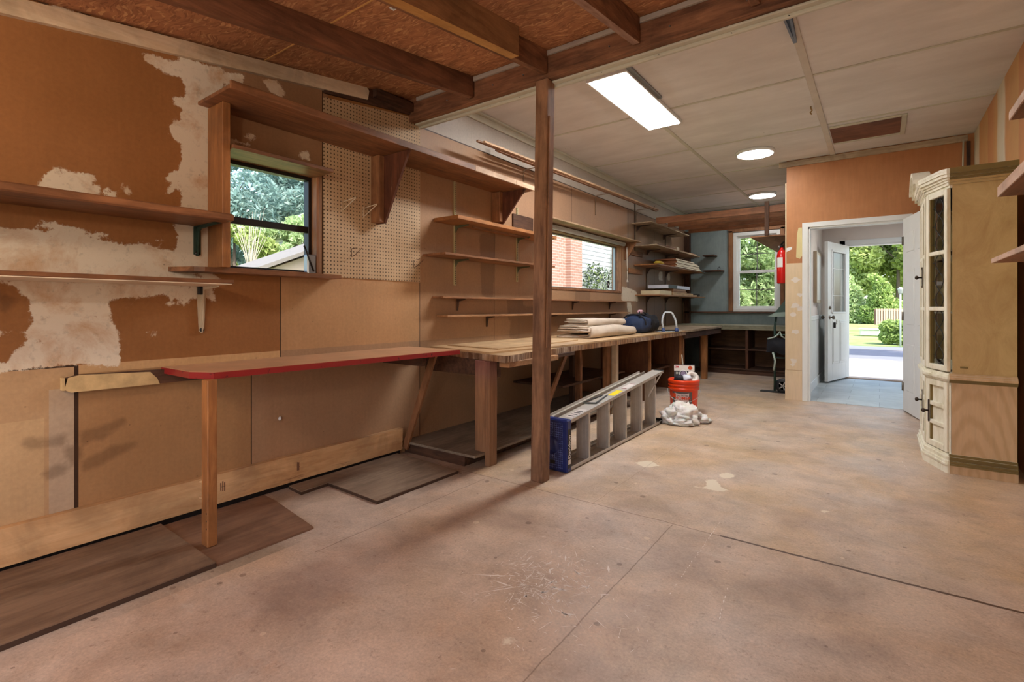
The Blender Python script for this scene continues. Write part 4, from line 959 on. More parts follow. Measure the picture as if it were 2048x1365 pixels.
# right wall shelves
G_R = 'shelves on the right wall in the foreground'
for z, th, y1, lb in ((1.960, .040, 3.21, 'highest shelf on the right wall'), (1.658, .050, 3.49, 'middle shelf on the right wall beside the cabinet top'), (1.337, .024, 3.66, 'lowest, thinner shelf on the right wall across the cabinet side')):
    m = MB(); m.box(.487, XR-.001, -1.0, y1, z, z+th, 0, .002); m.box(.480, .4865, -1.0, y1, z, z+th, 1, .001)
    single('side_shelf', m, [wood('rs', srgb(164, 116, 86), srgb(112, 74, 54), 'y', .55), wood('rsedge', srgb(226, 198, 178), srgb(200, 160, 134), 'y', .6, knots=False)], lb, 'shelf', G_R)

# ================================================================ THINGS: lamps
M_diff = emit('led_diffuser', (1, .985, .96, 1), PANEL_E)
pl = thing('ceiling_panel_light', 'long rectangular lit panel lamp on the white ceiling', 'ceiling light', (-1.65, 4.09, 2.82))
m = MB(); m.box(-1.82, -1.49, 3.45, 4.73, 2.828, ZC-.001, 0, .003); m.build('housing', M_white, pl)
m = MB(); m.box(-1.80, -1.51, 3.47, 4.71, 2.824, 2.8275); m.build('diffuser', M_diff, pl)
m = MB(); m.box(-1.49, -1.455, 3.30, 4.10, ZC-.02, ZC-.001, 0, .003); m.build('wire_channel', M_galv, pl)
for x, y, lb in ((-1.13, 6.18, 'round lit ceiling lamp in the middle of the white ceiling, nearer one'), (-1.46, 8.55, 'round lit ceiling lamp over the far nook')):
    rl = thing('round_ceiling_light', lb, 'ceiling light', (x, y, 2.81), 'round ceiling lamps')
    m = MB(); m.lathe([(0, 0), (.20, 0), (.205, -.02), (.195, -.032), (.18, -.034)], (x, y, ZC-.001), 40); m.build('housing', M_white, rl)
    m = MB(); m.lathe([(0, -.038), (.12, -.040), (.182, -.034), (.182, -.030), (0, -.030)], (x, y, ZC-.001), 40); m.build('diffuser', emit('round_diffuser', (1, .985, .96, 1), ROUND_E), rl)
for i, (x, y, lb) in enumerate(((-1.95, -.75, 'bare warm bulb in a porcelain holder under the sloped deck, left'), (-.2, -.9, 'bare warm bulb in a porcelain holder under the sloped deck, right'))):
    bl = thing('ceiling_bulb', lb, 'bulb', (x, y, roofz(y)-.38), 'bare bulbs behind the viewer')
    m = MB(); m.tube([(x, y, roofz(y)), (x, y, roofz(y)-.25)], .004, 6); m.lathe([(0, 0), (.02, 0), (.025, -.015), (.025, -.05), (0, -.05)], (x, y, roofz(y)-.243), 20); m.build('lamp_holder', M_white, bl)
    m = MB(); m.lathe([(.013, -.05), (.016, -.06), (.035, -.085), (.038, -.105), (.028, -.13), (0, -.142)], (x, y, roofz(y)-.243), 20); m.build('glass_bulb', emit('warm_bulb', (1, .80, .58, 1), BULB_E), bl)
    ld = bpy.data.lights.new('bulb_light', 'POINT'); ld.energy = BULB_W; ld.color = (1, .80, .60); ld.shadow_soft_size = .06
    lo = bpy.data.objects.new('bulb_light', ld); COL.objects.link(lo); lo.parent = bl; lo.location = (0, 0, -.04)
vl = thing('round_ceiling_light', 'added fill lamp inside the entry passage, unseen above the doorway', 'ceiling light', (.3, 8.0, 2.42), 'round ceiling lamps')  # fill lamp added out of view to brighten the entry passage
m = MB(); m.lathe([(0, 0), (.20, 0), (.205, -.02), (.18, -.03)], (.3, 8.0, 2.449), 30); m.build('housing', M_white, vl)
m = MB(); m.lathe([(0, -.038), (.182, -.030), (0, -.026)], (.3, 8.0, 2.449), 30); m.build('diffuser', emit('entry_fill_glow', (.92, .96, 1, 1), 45), vl)
# hatch in the ceiling and spring
ht = thing('ceiling_hatch', 'wood-grain hatch panel framed in white in the ceiling above the door', 'hatch', (-.11, 6.06, 2.83))
m = MB(); m.box(-.395, .165, 5.80, 6.34, ZC-.006, ZC-.0005); m.build('hatch_panel', wood('hatch', srgb(140, 96, 78), srgb(96, 60, 50), 'x', .5), ht)
m = MB(); m.box(.165, .205, 5.76, 6.38, ZC-.02, ZC-.0005, 0, .003); m.box(-.395, .165, 6.34, 6.38, ZC-.014, ZC-.0005, 0, .003); m.box(-.395, .165, 5.76, 5.80, ZC-.014, ZC-.0005, 0, .003); m.build('hatch_frame', M_trim, ht)
m = MB()
m.prism([(-.47, 3.30), (-.415, 3.30), (-.432, 3.72), (-.45, 3.73)], ZC-.030, ZC-.014, 'z'); m.bar((-.462, 3.3, ZC-.034), (-.446, 3.72, ZC-.034), .012, .01, 1); m.bar((-.425, 3.3, ZC-.034), (-.438, 3.72, ZC-.034), .012, .01, 1)
single('track_bracket', m, [plain('steel_blue', srgb(72, 80, 92), .35, .5, .8), plain('steel_blue2', srgb(120, 130, 144), .3, .5, .8)], 'tapered dark steel bracket on the ceiling batten near the beam', 'bracket')
m = MB(); m.tube([(-.48, 5.05, ZC-.012), (-.48, 5.05, ZC-.03), (-.47, 5.05, ZC-.045), (-.485, 5.06, ZC-.06), (-.475, 5.05, ZC-.08)], .006, 6)
single('ceiling_hook', m, plain('brass', srgb(150, 120, 70), .4, .5, .6), 'small twisted brass hook on the ceiling batten', 'hook')

# ================================================================ cabinet
cab = thing('china_cabinet', 'tall antique-cream china cabinet with leaded glass doors against the right wall', 'cabinet', (.5, 4.97, 0))
t = NT('antique_cream'); co = t.coord(rnd=False)
M_cream = t.done(t.mix(t.ramp(t.noise(t.coord((1, 1, .3), False), 14, 6, .7), [(.45, 0.0), (.72, .8)]), srgb(238, 234, 216), srgb(196, 188, 150)), .4, .45)
M_olive = plain('olive_glaze', srgb(128, 108, 58), .45, .4, var=.2)
t = NT('cabinet_side_veneer'); co = t.coord(rnd=False)
wv = t.n('ShaderNodeTexWave'); wv.wave_type = 'RINGS'; wv.rings_direction = 'Y'; wv.inputs['Scale'].default_value = 5.0; wv.inputs['Distortion'].default_value = 5; wv.inputs['Detail'].default_value = 4; wv.inputs['Detail Scale'].default_value = 1.4
t.l(t.coord((1.3, 1, .42), False), wv.inputs['Vector'])
c = t.mix(t.ramp(wv.outputs['Fac'], [(.35, 0.0), (.95, .55)]), srgb(212, 182, 144), srgb(190, 156, 116))
c = t.mix(1, c, t.ramp(t.noise(t.coord((1, 1, .1), False), 60, 4, .6), [(.3, .9), (.7, 1.04)]), 'MULTIPLY'); M_veneer = t.done(c, .42, .45)
t = NT('cabinet_side_veneer_upper'); co = t.coord(rnd=False)
c = t.mix(t.ramp(t.noise(t.coord((1, 1, .5), False), 5, 6, .75, 1.5), [(.35, 0.0), (.68, 1.0)]), srgb(202, 176, 122), srgb(180, 150, 98)); M_veneer2 = t.done(c, .42, .45)
CY0, CY1 = 4.42, 5.52
def plan(o, xb=.70, f=0):     # outline outset by o
    return [(xb, CY0-o), (.372-o*.3, CY0-o), (.372-o, CY0-o*.4), (.272-o, CY0+.27-o*.3), (.272-o, CY1-.27+o*.3), (.372-o, CY1+o*.4), (.372-o*.3, CY1+o), (xb, CY1+o)]
m = MB()
for o, z0, z1 in ((.018, 0, .055), (.026, .055, .066), (.020, .066, .082), (.010, .082, .098), (.014, .098, .108), (.003, .108, .125)): m.prism(plan(o), z0, z1)
m.build('plinth', [M_cream], cab)
m = MB()
for z0, z1, o, q in ((0, .055, .019, 0), (.055, .066, .027, 1), (.066, .082, .021, 1), (.082, .098, .011, 1), (.098, .108, .015, 1), (.108, .125, .004, 1)): m.box(.375, .702, CY0-o-.001, CY0-o+.004, z0, z1, q)
m.build('plinth_side', [M_veneer, M_olive], cab)
m = MB(); m.prism(plan(-.012), .125, .602); m.build('lower_carcass', M_cream, cab)
m = MB()
for o, z0, z1 in ((.004, .600, .612), (.014, .612, .624), (.022, .624, .640), (.012, .640, .652), (.0, .652, .662)): m.prism(plan(o), z0, z1)
m.build('waist_moulding', M_cream, cab)
m = MB()
for z0, z1, o, q in ((.600, .612, .005, 1), (.612, .624, .015, 1), (.624, .640, .023, 0), (.640, .652, .013, 0), (.652, .662, .001, 0)): m.box(.375, .702, CY0-o-.001, CY0-o+.004, z0, z1, q)
m.build('waist_side', [M_veneer, M_olive], cab)
# upper carcass is hollow: back, floor, roof, frames
m = MB(); m.box(.68, .70, CY0+.02, CY1-.02, .662, 1.94); m.prism(plan(-.03), .662, .672); m.prism(plan(-.03), 1.90, 1.94)
m.prism(plan(-.05), 1.06, 1.068); m.prism(plan(-.05), 1.48, 1.488); m.build('upper_carcass', M_cream, cab)
for y, nm in ((CY0+.0, 0), (CY1-.016, 1)):
    m = MB(); m.box(.392, .70, y+.004, y+.018, .662, 1.93, 0); m.box(.386, .70, y+.004 if nm == 0 else y-.002, y+.0165, .125, .60, 1); m.build('side_panel', [M_veneer2, M_veneer], cab)
m = MB()
for o, z0, z1 in ((-.006, 1.90, 1.918), (.004, 1.918, 1.936), (.012, 1.936, 1.950), (.022, 1.950, 1.966), (.036, 1.966, 1.986), (.044, 1.986, 2.004), (.046, 2.004, 2.020), (.03, 2.02, 2.024)): m.prism(plan(o), z0, z1)
# arched centre crown
for k, (rr, xo) in enumerate(((.0, .315), (.02, .30), (.045, .285), (.075, .27))):
    pts = []
    for i in range(13): a = i/12; pts.append((CY0+.27+(.56)*a, 1.93+rr+.10*math.sin(PI*a)**.8*1.0))
    pts2 = [(p[0], p[1]+.028) for p in pts][::-1]
    m.prism(pts+pts2, .272-.022-.018*k, .30, 'x')
m.prism([(CY0+.27, 1.93), (CY0+.27, 2.03), (CY0+.32, 2.07), (CY0+.78, 2.07), (CY1-.27, 2.03), (CY1-.27, 1.93)], .262, .32, 'x')
m.build('crown', M_cream, cab)
m = MB()
for z0, z1, o, q in ((1.918, 1.936, .005, 1), (1.936, 1.950, .013, 1), (1.950, 1.966, .023, 0), (1.966, 1.986, .037, 0), (1.986, 2.022, .047, 0)): m.box(.375, .702, CY0-o-.001, CY0-o+.006, z0, z1, q)
m.build('crown_side', [M_olive, M_veneer2], cab)
M_lead = plain('lead_came', srgb(52, 50, 48), .5, .5, .4)
def face_xf(p0, p1):      # local x along the face, local y outward (towards -X), local z up
    d = Vector((p1[0]-p0[0], p1[1]-p0[1], 0)); L = d.length; d.normalize(); n = Vector((-d.y, d.x, 0))
    M = Matrix(((d.x, n.x, 0, p0[0]), (d.y, n.y, 0, p0[1]), (0, 0, 1, 0), (0, 0, 0, 1))); return M, L
def door(p0, p1, z0, z1, kind, knob, fr=.045):
    M, L = face_xf(p0, p1)
    m = MB(); m.xf = M; T = .020
    m.box(.012, .012+fr, -.004, T, z0, z1, 0, .003); m.box(L-.012-fr, L-.012, -.004, T, z0, z1, 0, .003)
    m.box(.012+fr, L-.012-fr, -.004, T, z0, z0+fr, 0, .003); m.box(.012+fr, L-.012-fr, -.004, T, z1-fr, z1, 0, .003)
    n = 3; H = (z1-z0-2*fr)
    for i in (1, 2): zz = z0+fr+H*i/n; m.box(.012+fr, L-.012-fr, -.004, T-.002, zz-.014, zz+.014, 0, .003)
    m.box(.012+fr, .012+fr+.010, -.010, T-.008, z0+fr, z1-fr, 1); m.box(L-.022-fr, L-.012-fr, -.010, T-.008, z0+fr, z1-fr, 1)
    if kind == 'panel': m.box(.012+fr, L-.012-fr, -.012, -.006, z0+fr, z1-fr, 0)
    d = m.build('cabinet_door', [M_cream, M_olive], cab)
    if kind == 'glass':
        g = MB(); g.xf = M; g.box(.012+fr, L-.012-fr, -.004, -.002, z0+fr, z1-fr); g.build('glass_pane', glass('leaded_glass', .16), d)
        g = MB(); g.xf = M; xm = (L)/2; w = (L-.024-2*fr)
        nn = 9; zz0 = z0+fr; st = (z1-z0-2*fr)/nn
        for i in range(nn):
            for sgn in (-1, 1):
                pts = [(xm+sgn*w*.26*math.sin(PI*q/8)+0, .0, zz0+st*(i+q/8)) for q in range(9)]; g.tube(pts, .0022, 5, cap=False)
            g.tube([(xm-w*.5, 0, zz0+st*(i+.5)), (xm-w*.26, 0, zz0+st*(i+.5))], .002, 5); g.tube([(xm+w*.26, 0, zz0+st*(i+.5)), (xm+w*.5, 0, zz0+st*(i+.5))], .002, 5)
        g.build('lead_lattice', M_lead, d)
    if knob:
        g = MB(); g.xf = M; x, z = knob
        g.lathe([(0, 0), (.006, 0), (.006, .022), (.014, .028), (.016, .036), (.010, .044), (0, .046)], (x, T, z), 14, 0, 'y'); g.box(x-.010, x+.010, T, T+.003, z-.07, z+.07, 0, .001)
        for q in (-1, 1): g.lathe([(0, 0), (.011, 0), (.008, .004), (0, .005)], (x, T, z+q*.07), 10, 0, 'y')
        g.build('door_knob', plain('dark_bronze', srgb(70, 58, 50), .4, .5, .7), d)
cant = ((.386, CY0+.005), (.284, CY0+.275)); cent = ((.284, CY0+.275), (.284, CY1-.275)); cant2 = ((.284, CY1-.275), (.386, CY1-.005))
for (a, b), kU, kL in ((cant, None, (.235, .37)), (cant2, None, None)):
    door(a, b, .672, 1.90, 'glass', kU, .036); door(a, b, .130, .598, 'panel', kL, .040)
mid = ((cent[0][0]), (cent[0][1]+cent[1][1])/2)
door(cent[0], mid, .672, 1.90, 'glass', (.235, 1.33), .036); door(mid, cent[1], .672, 1.90, 'glass', None, .036)
door(cent[0], mid, .130, .598, 'panel', (.235, .40), .040); door(mid, cent[1], .130, .598, 'panel', None, .040)
m = MB(); m.box(.43, .47, CY0+.0015, CY0+.004, .70, .712, 0, .001); m.build('makers_plate', M_olive, cab)

# ================================================================ step ladder on its side
ld = thing('step_ladder', 'aluminium step ladder with a blue top cap lying on its side on the floor', 'ladder', (-1.75, 3.8, 0))
LY0, LY1 = 2.955, 4.74
zt = lambda y: .345+(y-2.955)*(.15/1.785)
zl = lambda y: .012
A0, A1 = -1.672, -1.668
def rail(y0, y1, zf, x0, x1, th, name='side_rail', lip=True):
    m = MB(); 
    m.bar(((x0+x1)/2, y0, zf(y0)), ((x0+x1)/2, y1, zf(y1)), abs(x1-x0), th)
    if lip:
        for x in (x0, x1): m.bar((x, y0, zf(y0)-(.008 if zf is zt else -.008)), (x, y1, zf(y1)-(.008 if zf is zt else -.008)), .003, .022)
    return m.build(name, M_alu, ld)
rail(LY0, LY1, zt, -1.776, -1.672, .003); rail(LY0, LY1, zl, -1.776, -1.672, .003)
rail(LY0, LY1-.15, lambda y: zt(y)-.004, -1.85, -1.80, .003, 'rear_rail'); rail(LY0, LY1-.15, lambda y: .016, -1.85, -1.80, .003, 'rear_rail')
for y in (3.216, 3.54, 3.862, 4.196, 4.526):
    m = MB(); m.box(-1.772, -1.678, y, y+.003, .016, zt(y)-.004)
    for x in (-1.755, -1.73, -1.70): m.box(x-.002, x+.002, y-.003, y, .016, zt(y)-.004)
    m.box(-1.680, -1.674, y-.002, y+.024, .016, zt(y)-.004, 0, .001); m.box(-1.774, -1.770, y-.002, y+.018, .016, zt(y)-.004, 0)
    m.build('tread', M_alu, ld)
for y in (3.4, 3.95, 4.5):
    m = MB(); m.tube([(-1.82, y, .016), (-1.82, y, zt(y)-.006)], .008, 8); m.build('rear_bar', M_alu, ld)
m = MB(); m.bar((-1.676, 4.36, .30), (-1.676, LY1-.02, zt(LY1)-.01), .004, .016); m.build('foot_brace', M_alu, ld)
m = MB(); m.bar((-1.676, LY1-.10, .012), (-1.676, LY1+.03, .012), .02, .03); m.box(-1.76, -1.67, LY1-.02, LY1+.02, .002, .035, 0, .004); m.box(-1.76, -1.67, LY1-.01, LY1+.015, zt(LY1)-.015, zt(LY1)+.006, 0, .003); m.build('rubber_foot', M_black, ld)
M_blue2 = plain('blue_plastic', srgb(26, 44, 112), .4, .5, var=.25, scale=30)
t = NT('blue_cap_grid'); co = t.coord(rnd=False); sx = t.n('ShaderNodeSeparateXYZ'); t.l(co, sx.inputs[0])
gx = t.math('LESS_THAN', t.math('FRACT', t.math('MULTIPLY', sx.outputs[0], 68)), .2); gz = t.math('LESS_THAN', t.math('FRACT', t.math('MULTIPLY', sx.outputs[2], 68)), .2)
M_grid = t.done(t.mix(t.math('MULTIPLY', t.math('MAXIMUM', gx, gz), t.ramp(t.noise(co, 40, 4), [(.4, .1), (.6, .9)])), srgb(20, 34, 92), srgb(110, 130, 200)), .45, .5)
m = MB(); m.box(-1.90, -1.668, 2.895, 2.958, .002, .352, 0, .008); m.box(-1.885, -1.700, 2.8935, 2.896, .022, .330, 1)
m.lathe([(0, 0), (.062, 0), (.062, .003), (.056, .004), (0, .004)], (-1.79, 2.8905, .175), 24, 0, 'y'); m.box(-1.80, -1.76, 2.892, 2.8955, .05, .075, 2, .002)
m.build('top_cap', [M_blue2, M_grid, M_black], ld)
vv, ff = text_geo('Davidson', .042, True)
m = MB(); m.add([(-1.6672, 2.928-p.y, .17+p.x) for p in vv], ff, 0); m.box(-1.6676, -1.6672, 2.912, 2.945, .055, .085, 0)
m.box(-1.6679, -1.6677, 2.905, 2.95, .03, .29, 1)
m.build('cap_lettering', [plain('print_white', srgb(226, 226, 226), .5), M_black], ld, fixn=False)
LM = [plain('label_white', srgb(222, 214, 210), .5), plain('label_yellow', srgb(240, 214, 10), .5, var=.02), M_black, plain('label_red', srgb(110, 26, 30), .5)]
def lab(y0, y1, x0, x1, mi, marks=()):
    m = MB(); m.bar(((x0+x1)/2, y0, zt(y0)+.0022), ((x0+x1)/2, y1, zt(y1)+.0022), abs(x1-x0), .0006, mi)
    for (ya, yb, q) in marks: m.bar(((x0+x1)/2, ya, zt(ya)+.0027), ((x0+x1)/2, yb, zt(yb)+.0027), abs(x1-x0)*.8, .0005, q)
    m.build('warning_label', LM, ld)
lab(3.00, 3.22, -1.745, -1.685, 0, [(3.03+i*.04, 3.045+i*.04, 2) for i in range(4)])
lab(3.66, 3.84, -1.742, -1.688, 1, [(3.72, 3.78, 2)][:0]); lab(3.90, 4.12, -1.742, -1.688, 0, [(3.91, 3.93, 3), (4.09, 4.11, 3)])
m = MB(); m.bar((-1.80, 3.36, zt(3.36)+.006), (-1.70, 3.40, zt(3.4)+.006), .03, .004); m.bar((-1.80, 3.36, zt(3.36)+.008), (-1.77, 3.62, zt(3.6)+.008), .018, .004); m.bar((-1.705, 3.40, zt(3.4)+.008), (-1.74, 3.66, zt(3.66)+.004), .014, .004); m.build('spreader', plain('spreader_steel', srgb(84, 86, 84), .4, .5, .7), ld)

# ================================================================ bucket and what is in it
BX, BY = -1.64, 5.26
bk = thing('bucket', 'orange plastic bucket with printed label beside the ladder foot', 'bucket', (BX, BY, 0))
M_bor = plain('bucket_orange', srgb(232, 66, 16), .35, .5, var=.04)
m = MB(); m.lathe([(0, 0), (.128, 0), (.131, .006), (.140, .255), (.143, .262), (.152, .264), (.153, .276), (.147, .279), (.147, .296), (.153, .298), (.154, .310), (.148, .313), (.148, .328), (.156, .331), (.157, .356), (.150, .362), (.145, .358), (.140, .30), (.126, .012), (0, .012)], (BX, BY, 0), 48)
m.build('bucket_body', M_bor, bk)
va = math.atan2(-BY, -BX)       # direction towards the viewer
def oncyl(u, z, r=.0): rr = .1312+.0088*z/.255+r; a = va + u/rr; return (BX+rr*math.cos(a), BY+rr*math.sin(a), z)
m = MB()
def patch(u0, u1, z0, z1, r, mi, n=14, shape=None):
    f = (lambda a, b: oncyl(u0+(u1-u0)*a, z0+(z1-z0)*b, r)) if shape is None else (lambda a, b: oncyl(*shape(a, b), r))
    m.grid(f, n, 6, mi)
patch(-.125, .085, .045, .245, .0008, 0)
patch(-.090, .060, .050, .195, .0016, 1, shape=lambda a, b: ((-.090+.150*a)*(1-.10*math.sin(PI*b))-.006, .078+.145*b+.012*(2*a-1)**2*(2*b-1)))
patch(-.120, -.080, .185, .225, .0018, 2)
def ctext(body, size, u, z, mi, bold=True):
    vv, ff = text_geo(body, size, bold); m.add([oncyl(u+p.x, z+p.y, .0026) for p in vv], ff, mi)
ctext("Let's Do This.", .020, -.012, .208, 3); ctext('HOMER', .046, -.010, .180, 2); ctext("BUCKET", .042, -.010, .108, 2); ctext("'S", .028, -.002, .144, 2)
m.build('printed_label', [plain('label_grey', srgb(104, 92, 90), .5), plain('label_pink', srgb(214, 190, 184), .5), plain('ink_orange', srgb(226, 70, 26), .5), M_black], bk, fixn=False)
m = MB()
hp = []
for i in range(25):
    a = -PI*.92+PI*1.84*i/24*.5 + (PI*.0)
    th = PI*i/24; 
    s = math.cos(th); q = math.sin(th)
    lx, ly = s*.160, q*.115; zz = .27-q*.125
    ca, sa = math.cos(va), math.sin(va)
    hp.append((BX+ca*(.06+q*.108)-sa*lx, BY+sa*(.06+q*.108)+ca*lx, zz))
m.tube(hp, .0022, 6); m.build('wire_handle', M_galv, bk)
gp = Vector(hp[13]); m = MB(); m.tube([Vector(hp[11]), Vector(hp[13]), Vector(hp[15])], .008, 8); m.build('handle_grip', M_white, bk)
# package
ca, sa = math.cos(va), math.sin(va)
def bl(f, s, z): return (BX+ca*f-sa*s, BY+sa*f+ca*s, z)      # forward to viewer, sideways to viewer's right
pk = thing('sandpaper_pack', 'white and dark retail pack sticking up out of the orange bucket', 'package', (BX, BY, .30))
PF_ = lambda s, z, off=0: bl(-.02+(z-.33)*-.18+off, s, z)
def quad(m, s0, s1, z0, z1, off, mi): m.add([PF_(s0, z0, off), PF_(s1, z0, off), PF_(s1, z1, off), PF_(s0, z1, off)], [(0, 1, 2, 3)], mi)
m = MB()
P8 = [PF_(s, z, o) for o in (0, -.035) for (s, z) in ((-.100, .25), (.095, .25), (.108, .505), (-.092, .498))]
m.add(P8, [(0,1,2,3),(7,6,5,4),(0,4,5,1),(1,5,6,2),(2,6,7,3),(3,7,4,0)], 0); m.build('pack_body', plain('pack_dark', srgb(40, 36, 46), .35), pk)
m = MB(); quad(m, -.096, .106, .440, .497, .0012, 0); quad(m, .060, .062, .44, .45, .002, 0)
vv, ff = text_geo('3M', .030, True); m.add([PF_(-.066+p.x, .478+p.y, .003) for p in vv], ff, 1)
m.add([PF_(.064+.021*math.cos(2*PI*i/18), .472+.021*math.sin(2*PI*i/18), .0028) for i in range(18)], [list(range(18))], 2)
m.grid(lambda a, b: PF_(.0+(.040-.008*b)*math.cos(2*PI*a)-.004, .412+(.040-.008*b)*math.sin(2*PI*a), .0035), 24, 1, 3)
m.add([PF_(-.004+.026*math.cos(2*PI*i/16), .412+.026*math.sin(2*PI*i/16), .003) for i in range(16)], [list(range(16))], 4)
for k in range(3): quad(m, .045, .085-.006*k, .430-.011*k, .437-.011*k, .003, 3)
quad(m, -.078, -.055, .405, .428, .003, 5)
m.build('pack_print', [plain('pack_white', srgb(222, 214, 206), .5), plain('pack_red', srgb(196, 30, 50), .5), plain('pack_orange', srgb(190, 70, 24), .5), M_white, plain('pack_mauve', srgb(140, 124, 150), .5), plain('pack_grey', srgb(150, 150, 140), .5)], pk, fixn=False)
def blob(m, c, r, mi=0, seed=0, amp=.25, seg=14):
    def f(a, b):
        th, ph = 2*PI*a, PI*b; d = Vector((math.cos(th)*math.sin(ph), math.sin(th)*math.sin(ph), math.cos(ph)))
        k = 1+amp*mnoise.noise(d*1.8+Vector((seed*7.1, seed, 0))); return (c[0]+r[0]*d.x*k, c[1]+r[1]*d.y*k, c[2]+r[2]*d.z*k)
    m.grid(f, seg, seg//2+1, mi)
m = MB(); blob(m, bl(.05, .03, .375), (.05, .05, .035), 0, 3, .5)
single('rag', m, plain('rag_white', srgb(214, 220, 232), .8, bump=.4), 'crumpled white and blue rag at the front of the bucket contents', 'rag')
m = MB(); blob(m, bl(.06, -.045, .372), (.05, .045, .032), 0, 5, .5)
single('glove', m, plain('glove_dark', srgb(36, 34, 44), .7, bump=.4), 'dark crumpled glove in the orange bucket', 'glove')
m = MB(); m.xf = Matrix.Translation(bl(-.0, .088, .385)) @ Matrix.Rotation(va+.5, 4, 'Z') @ Matrix.Rotation(.95, 4, 'Y'); m.lathe([(.030, -.012), (.060, -.012), (.062, -.008), (.062, .008), (.060, .012), (.030, .012), (.030, -.012)], (0, 0, 0), 28)
single('tape_roll', m, plain('roll_white', srgb(226, 218, 210), .5), 'white tape roll leaning on the right rim inside the bucket', 'tape roll')
m = MB(); m.tube([bl(-.08, .005, .34), bl(-.10, .0, .45), bl(-.115, -.012, .53), bl(-.13, -.02, .60)], .005, 6); single('thin_stick', m, M_trim, 'thin pale stick rising out of the bucket behind the pack', 'stick')
# plastic bag on the floor
m = MB()
def cloth_blob(m, c, r, seed, amp, mi=0, seg=30, flat=.0):
    def f(a, b):
        th, ph = 2*PI*a, PI*b; d = Vector((math.cos(th)*math.sin(ph), math.sin(th)*math.sin(ph), math.cos(ph)))
        q = d*2.2+Vector((seed, seed*2.3, 0)); k = 1+amp*mnoise.noise(q)+amp*.55*mnoise.noise(q*2.7)+amp*.25*abs(mnoise.noise(q*6))
        z = c[2]+r[2]*d.z*k; return (c[0]+r[0]*d.x*k, c[1]+r[1]*d.y*k, max(z, flat))
    m.grid(f, seg, seg, mi)
t = NT('thin_plastic'); co = t.coord(); t.b.inputs['Subsurface Weight'].default_value = .15; t.b.inputs['Transmission Weight'].default_value = .12
t.bump(t.noise(co, 28, 5, .6, 1.2), .6, .01); M_bag = t.done(t.mix(t.ramp(t.noise(co, 9, 5), [(.4, 0.0), (.7, .6)]), srgb(240, 238, 236), srgb(220, 212, 204)), .35, .5)
bx, by = -1.52, 4.84
cloth_blob(m, (bx, by, .07), (.15, .15, .115), 3.1, .45, flat=.002); cloth_blob(m, (bx-.09, by-.05, .05), (.09, .12, .10), 7.7, .5, flat=.002)
cloth_blob(m, (bx+.12, by+.11, .032), (.10, .08, .045), 5.2, .5, flat=.002); cloth_blob(m, (bx+.02, by-.12, .028), (.10, .06, .035), 9.2, .5, flat=.002)
single('plastic_bag', m, M_bag, 'crumpled translucent white plastic bag on the floor before the bucket', 'bag')

# ================================================================ things on the workbench
# folded drop cloths
t = NT('canvas'); co = t.coord(); t.bump(t.noise(co, 12, 5, .6, .8), .5, .01)
M_canvas = t.done(t.mix(1, srgb(204, 190, 174), t.ramp(t.noise(co, 5, 5), [(.3, .86), (.7, 1.05)]), 'MULTIPLY'), .85, .2)
M_canvas2 = plain('canvas_hem', srgb(84, 70, 62), .85)
def fold_ribbon(m, x0, x1, y0, y1, zb, h, th, seed, zbase, mi=0, taper=.25):
    # one U-shaped fold of cloth, open at its left, extruded along y
    path = []; r = h/2-th/2; xe = x1-h/2
    for i in range(9): path.append((x0+(xe-x0)*i/8, zb+th/2, 0, -1))
    for i in range(1, 8): a = -PI/2+PI*i/8; path.append((xe+r*math.cos(a), zb+h/2+r*math.sin(a), math.cos(a), math.sin(a)))
    for i in range(9): path.append((xe+(x0+.02-xe)*i/8, zb+h-th/2, 0, 1))
    loop = [(x+nx*th/2, z+nz*th/2) for x, z, nx, nz in path]+[(x-nx*th/2, z-nz*th/2) for x, z, nx, nz in path[::-1]]
    n = len(loop); ny = 26; vv = []
    for j in range(ny+1):
        b = j/ny; y = y0+(y1-y0)*b
        for (x, z) in loop:
            e = (x-x0)/(x1-x0)
            q = mnoise.noise(Vector((x*7+seed, y*3.1, z*9))); q2 = mnoise.noise(Vector((x*16, y*9+seed, z*22)))
            zz = zbase+(z-zbase)*(1-taper*max(0, b-.55)/.45)+.010*q*(.4+e)*min(1, (z-zbase)/.03)+.003*q2
            yy = y+.02*mnoise.noise(Vector((x*6, z*25+seed, 0)))*(1 if j in (0, ny) else .3)
            rnd = max(0, .06-min(b, 1-b))/.06
            vv.append((x+.012*q2+.02*q*(1-e)-.03*rnd**2*e, yy, max(zz, zbase+.0005)))
    ff = [(j*n+i, j*n+(i+1) % n, (j+1)*n+(i+1) % n, (j+1)*n+i) for j in range(ny) for i in range(n)]
    np_ = len(path)
    for j in (0, ny):
        for i in range(np_-1): ff.append((j*n+i, j*n+i+1, j*n+n-2-i, j*n+n-1-i))
    m.add(vv, ff, mi, True)
G_DC = 'folded canvas drop cloths on the workbench'
ZB = .791
def drop(label, x0, x1, y0, y1, z0, hs, th, seed):
    m = MB(); z = z0
    H = sum(hs)
    fold_ribbon(m, x0, x1, y0, y1, z0, H, th, seed, z0)
    fold_ribbon(m, x0+.03, x1-.045, y0+.012, y1-.03, z0+th, hs[0]-th*.6, th*.8, seed+3, z0)
    fold_ribbon(m, x0+.01, x1-.03, y0-.012, y1-.03, z0+hs[0]+th*.2, hs[1]-th*1.3, th*.8, seed+5, z0)
    return single('drop_cloth', m, M_canvas, label, 'drop cloth', G_DC)
drop('thick folded beige canvas drop cloth on the workbench, under another', -2.72, -2.28, 4.52, 5.62, ZB, (.062, .060), .017, 1.0)
drop('smaller folded beige canvas cloth lying on the thicker one', -2.68, -2.36, 4.60, 5.50, ZB+.122, (.034, .038), .012, 6.0)
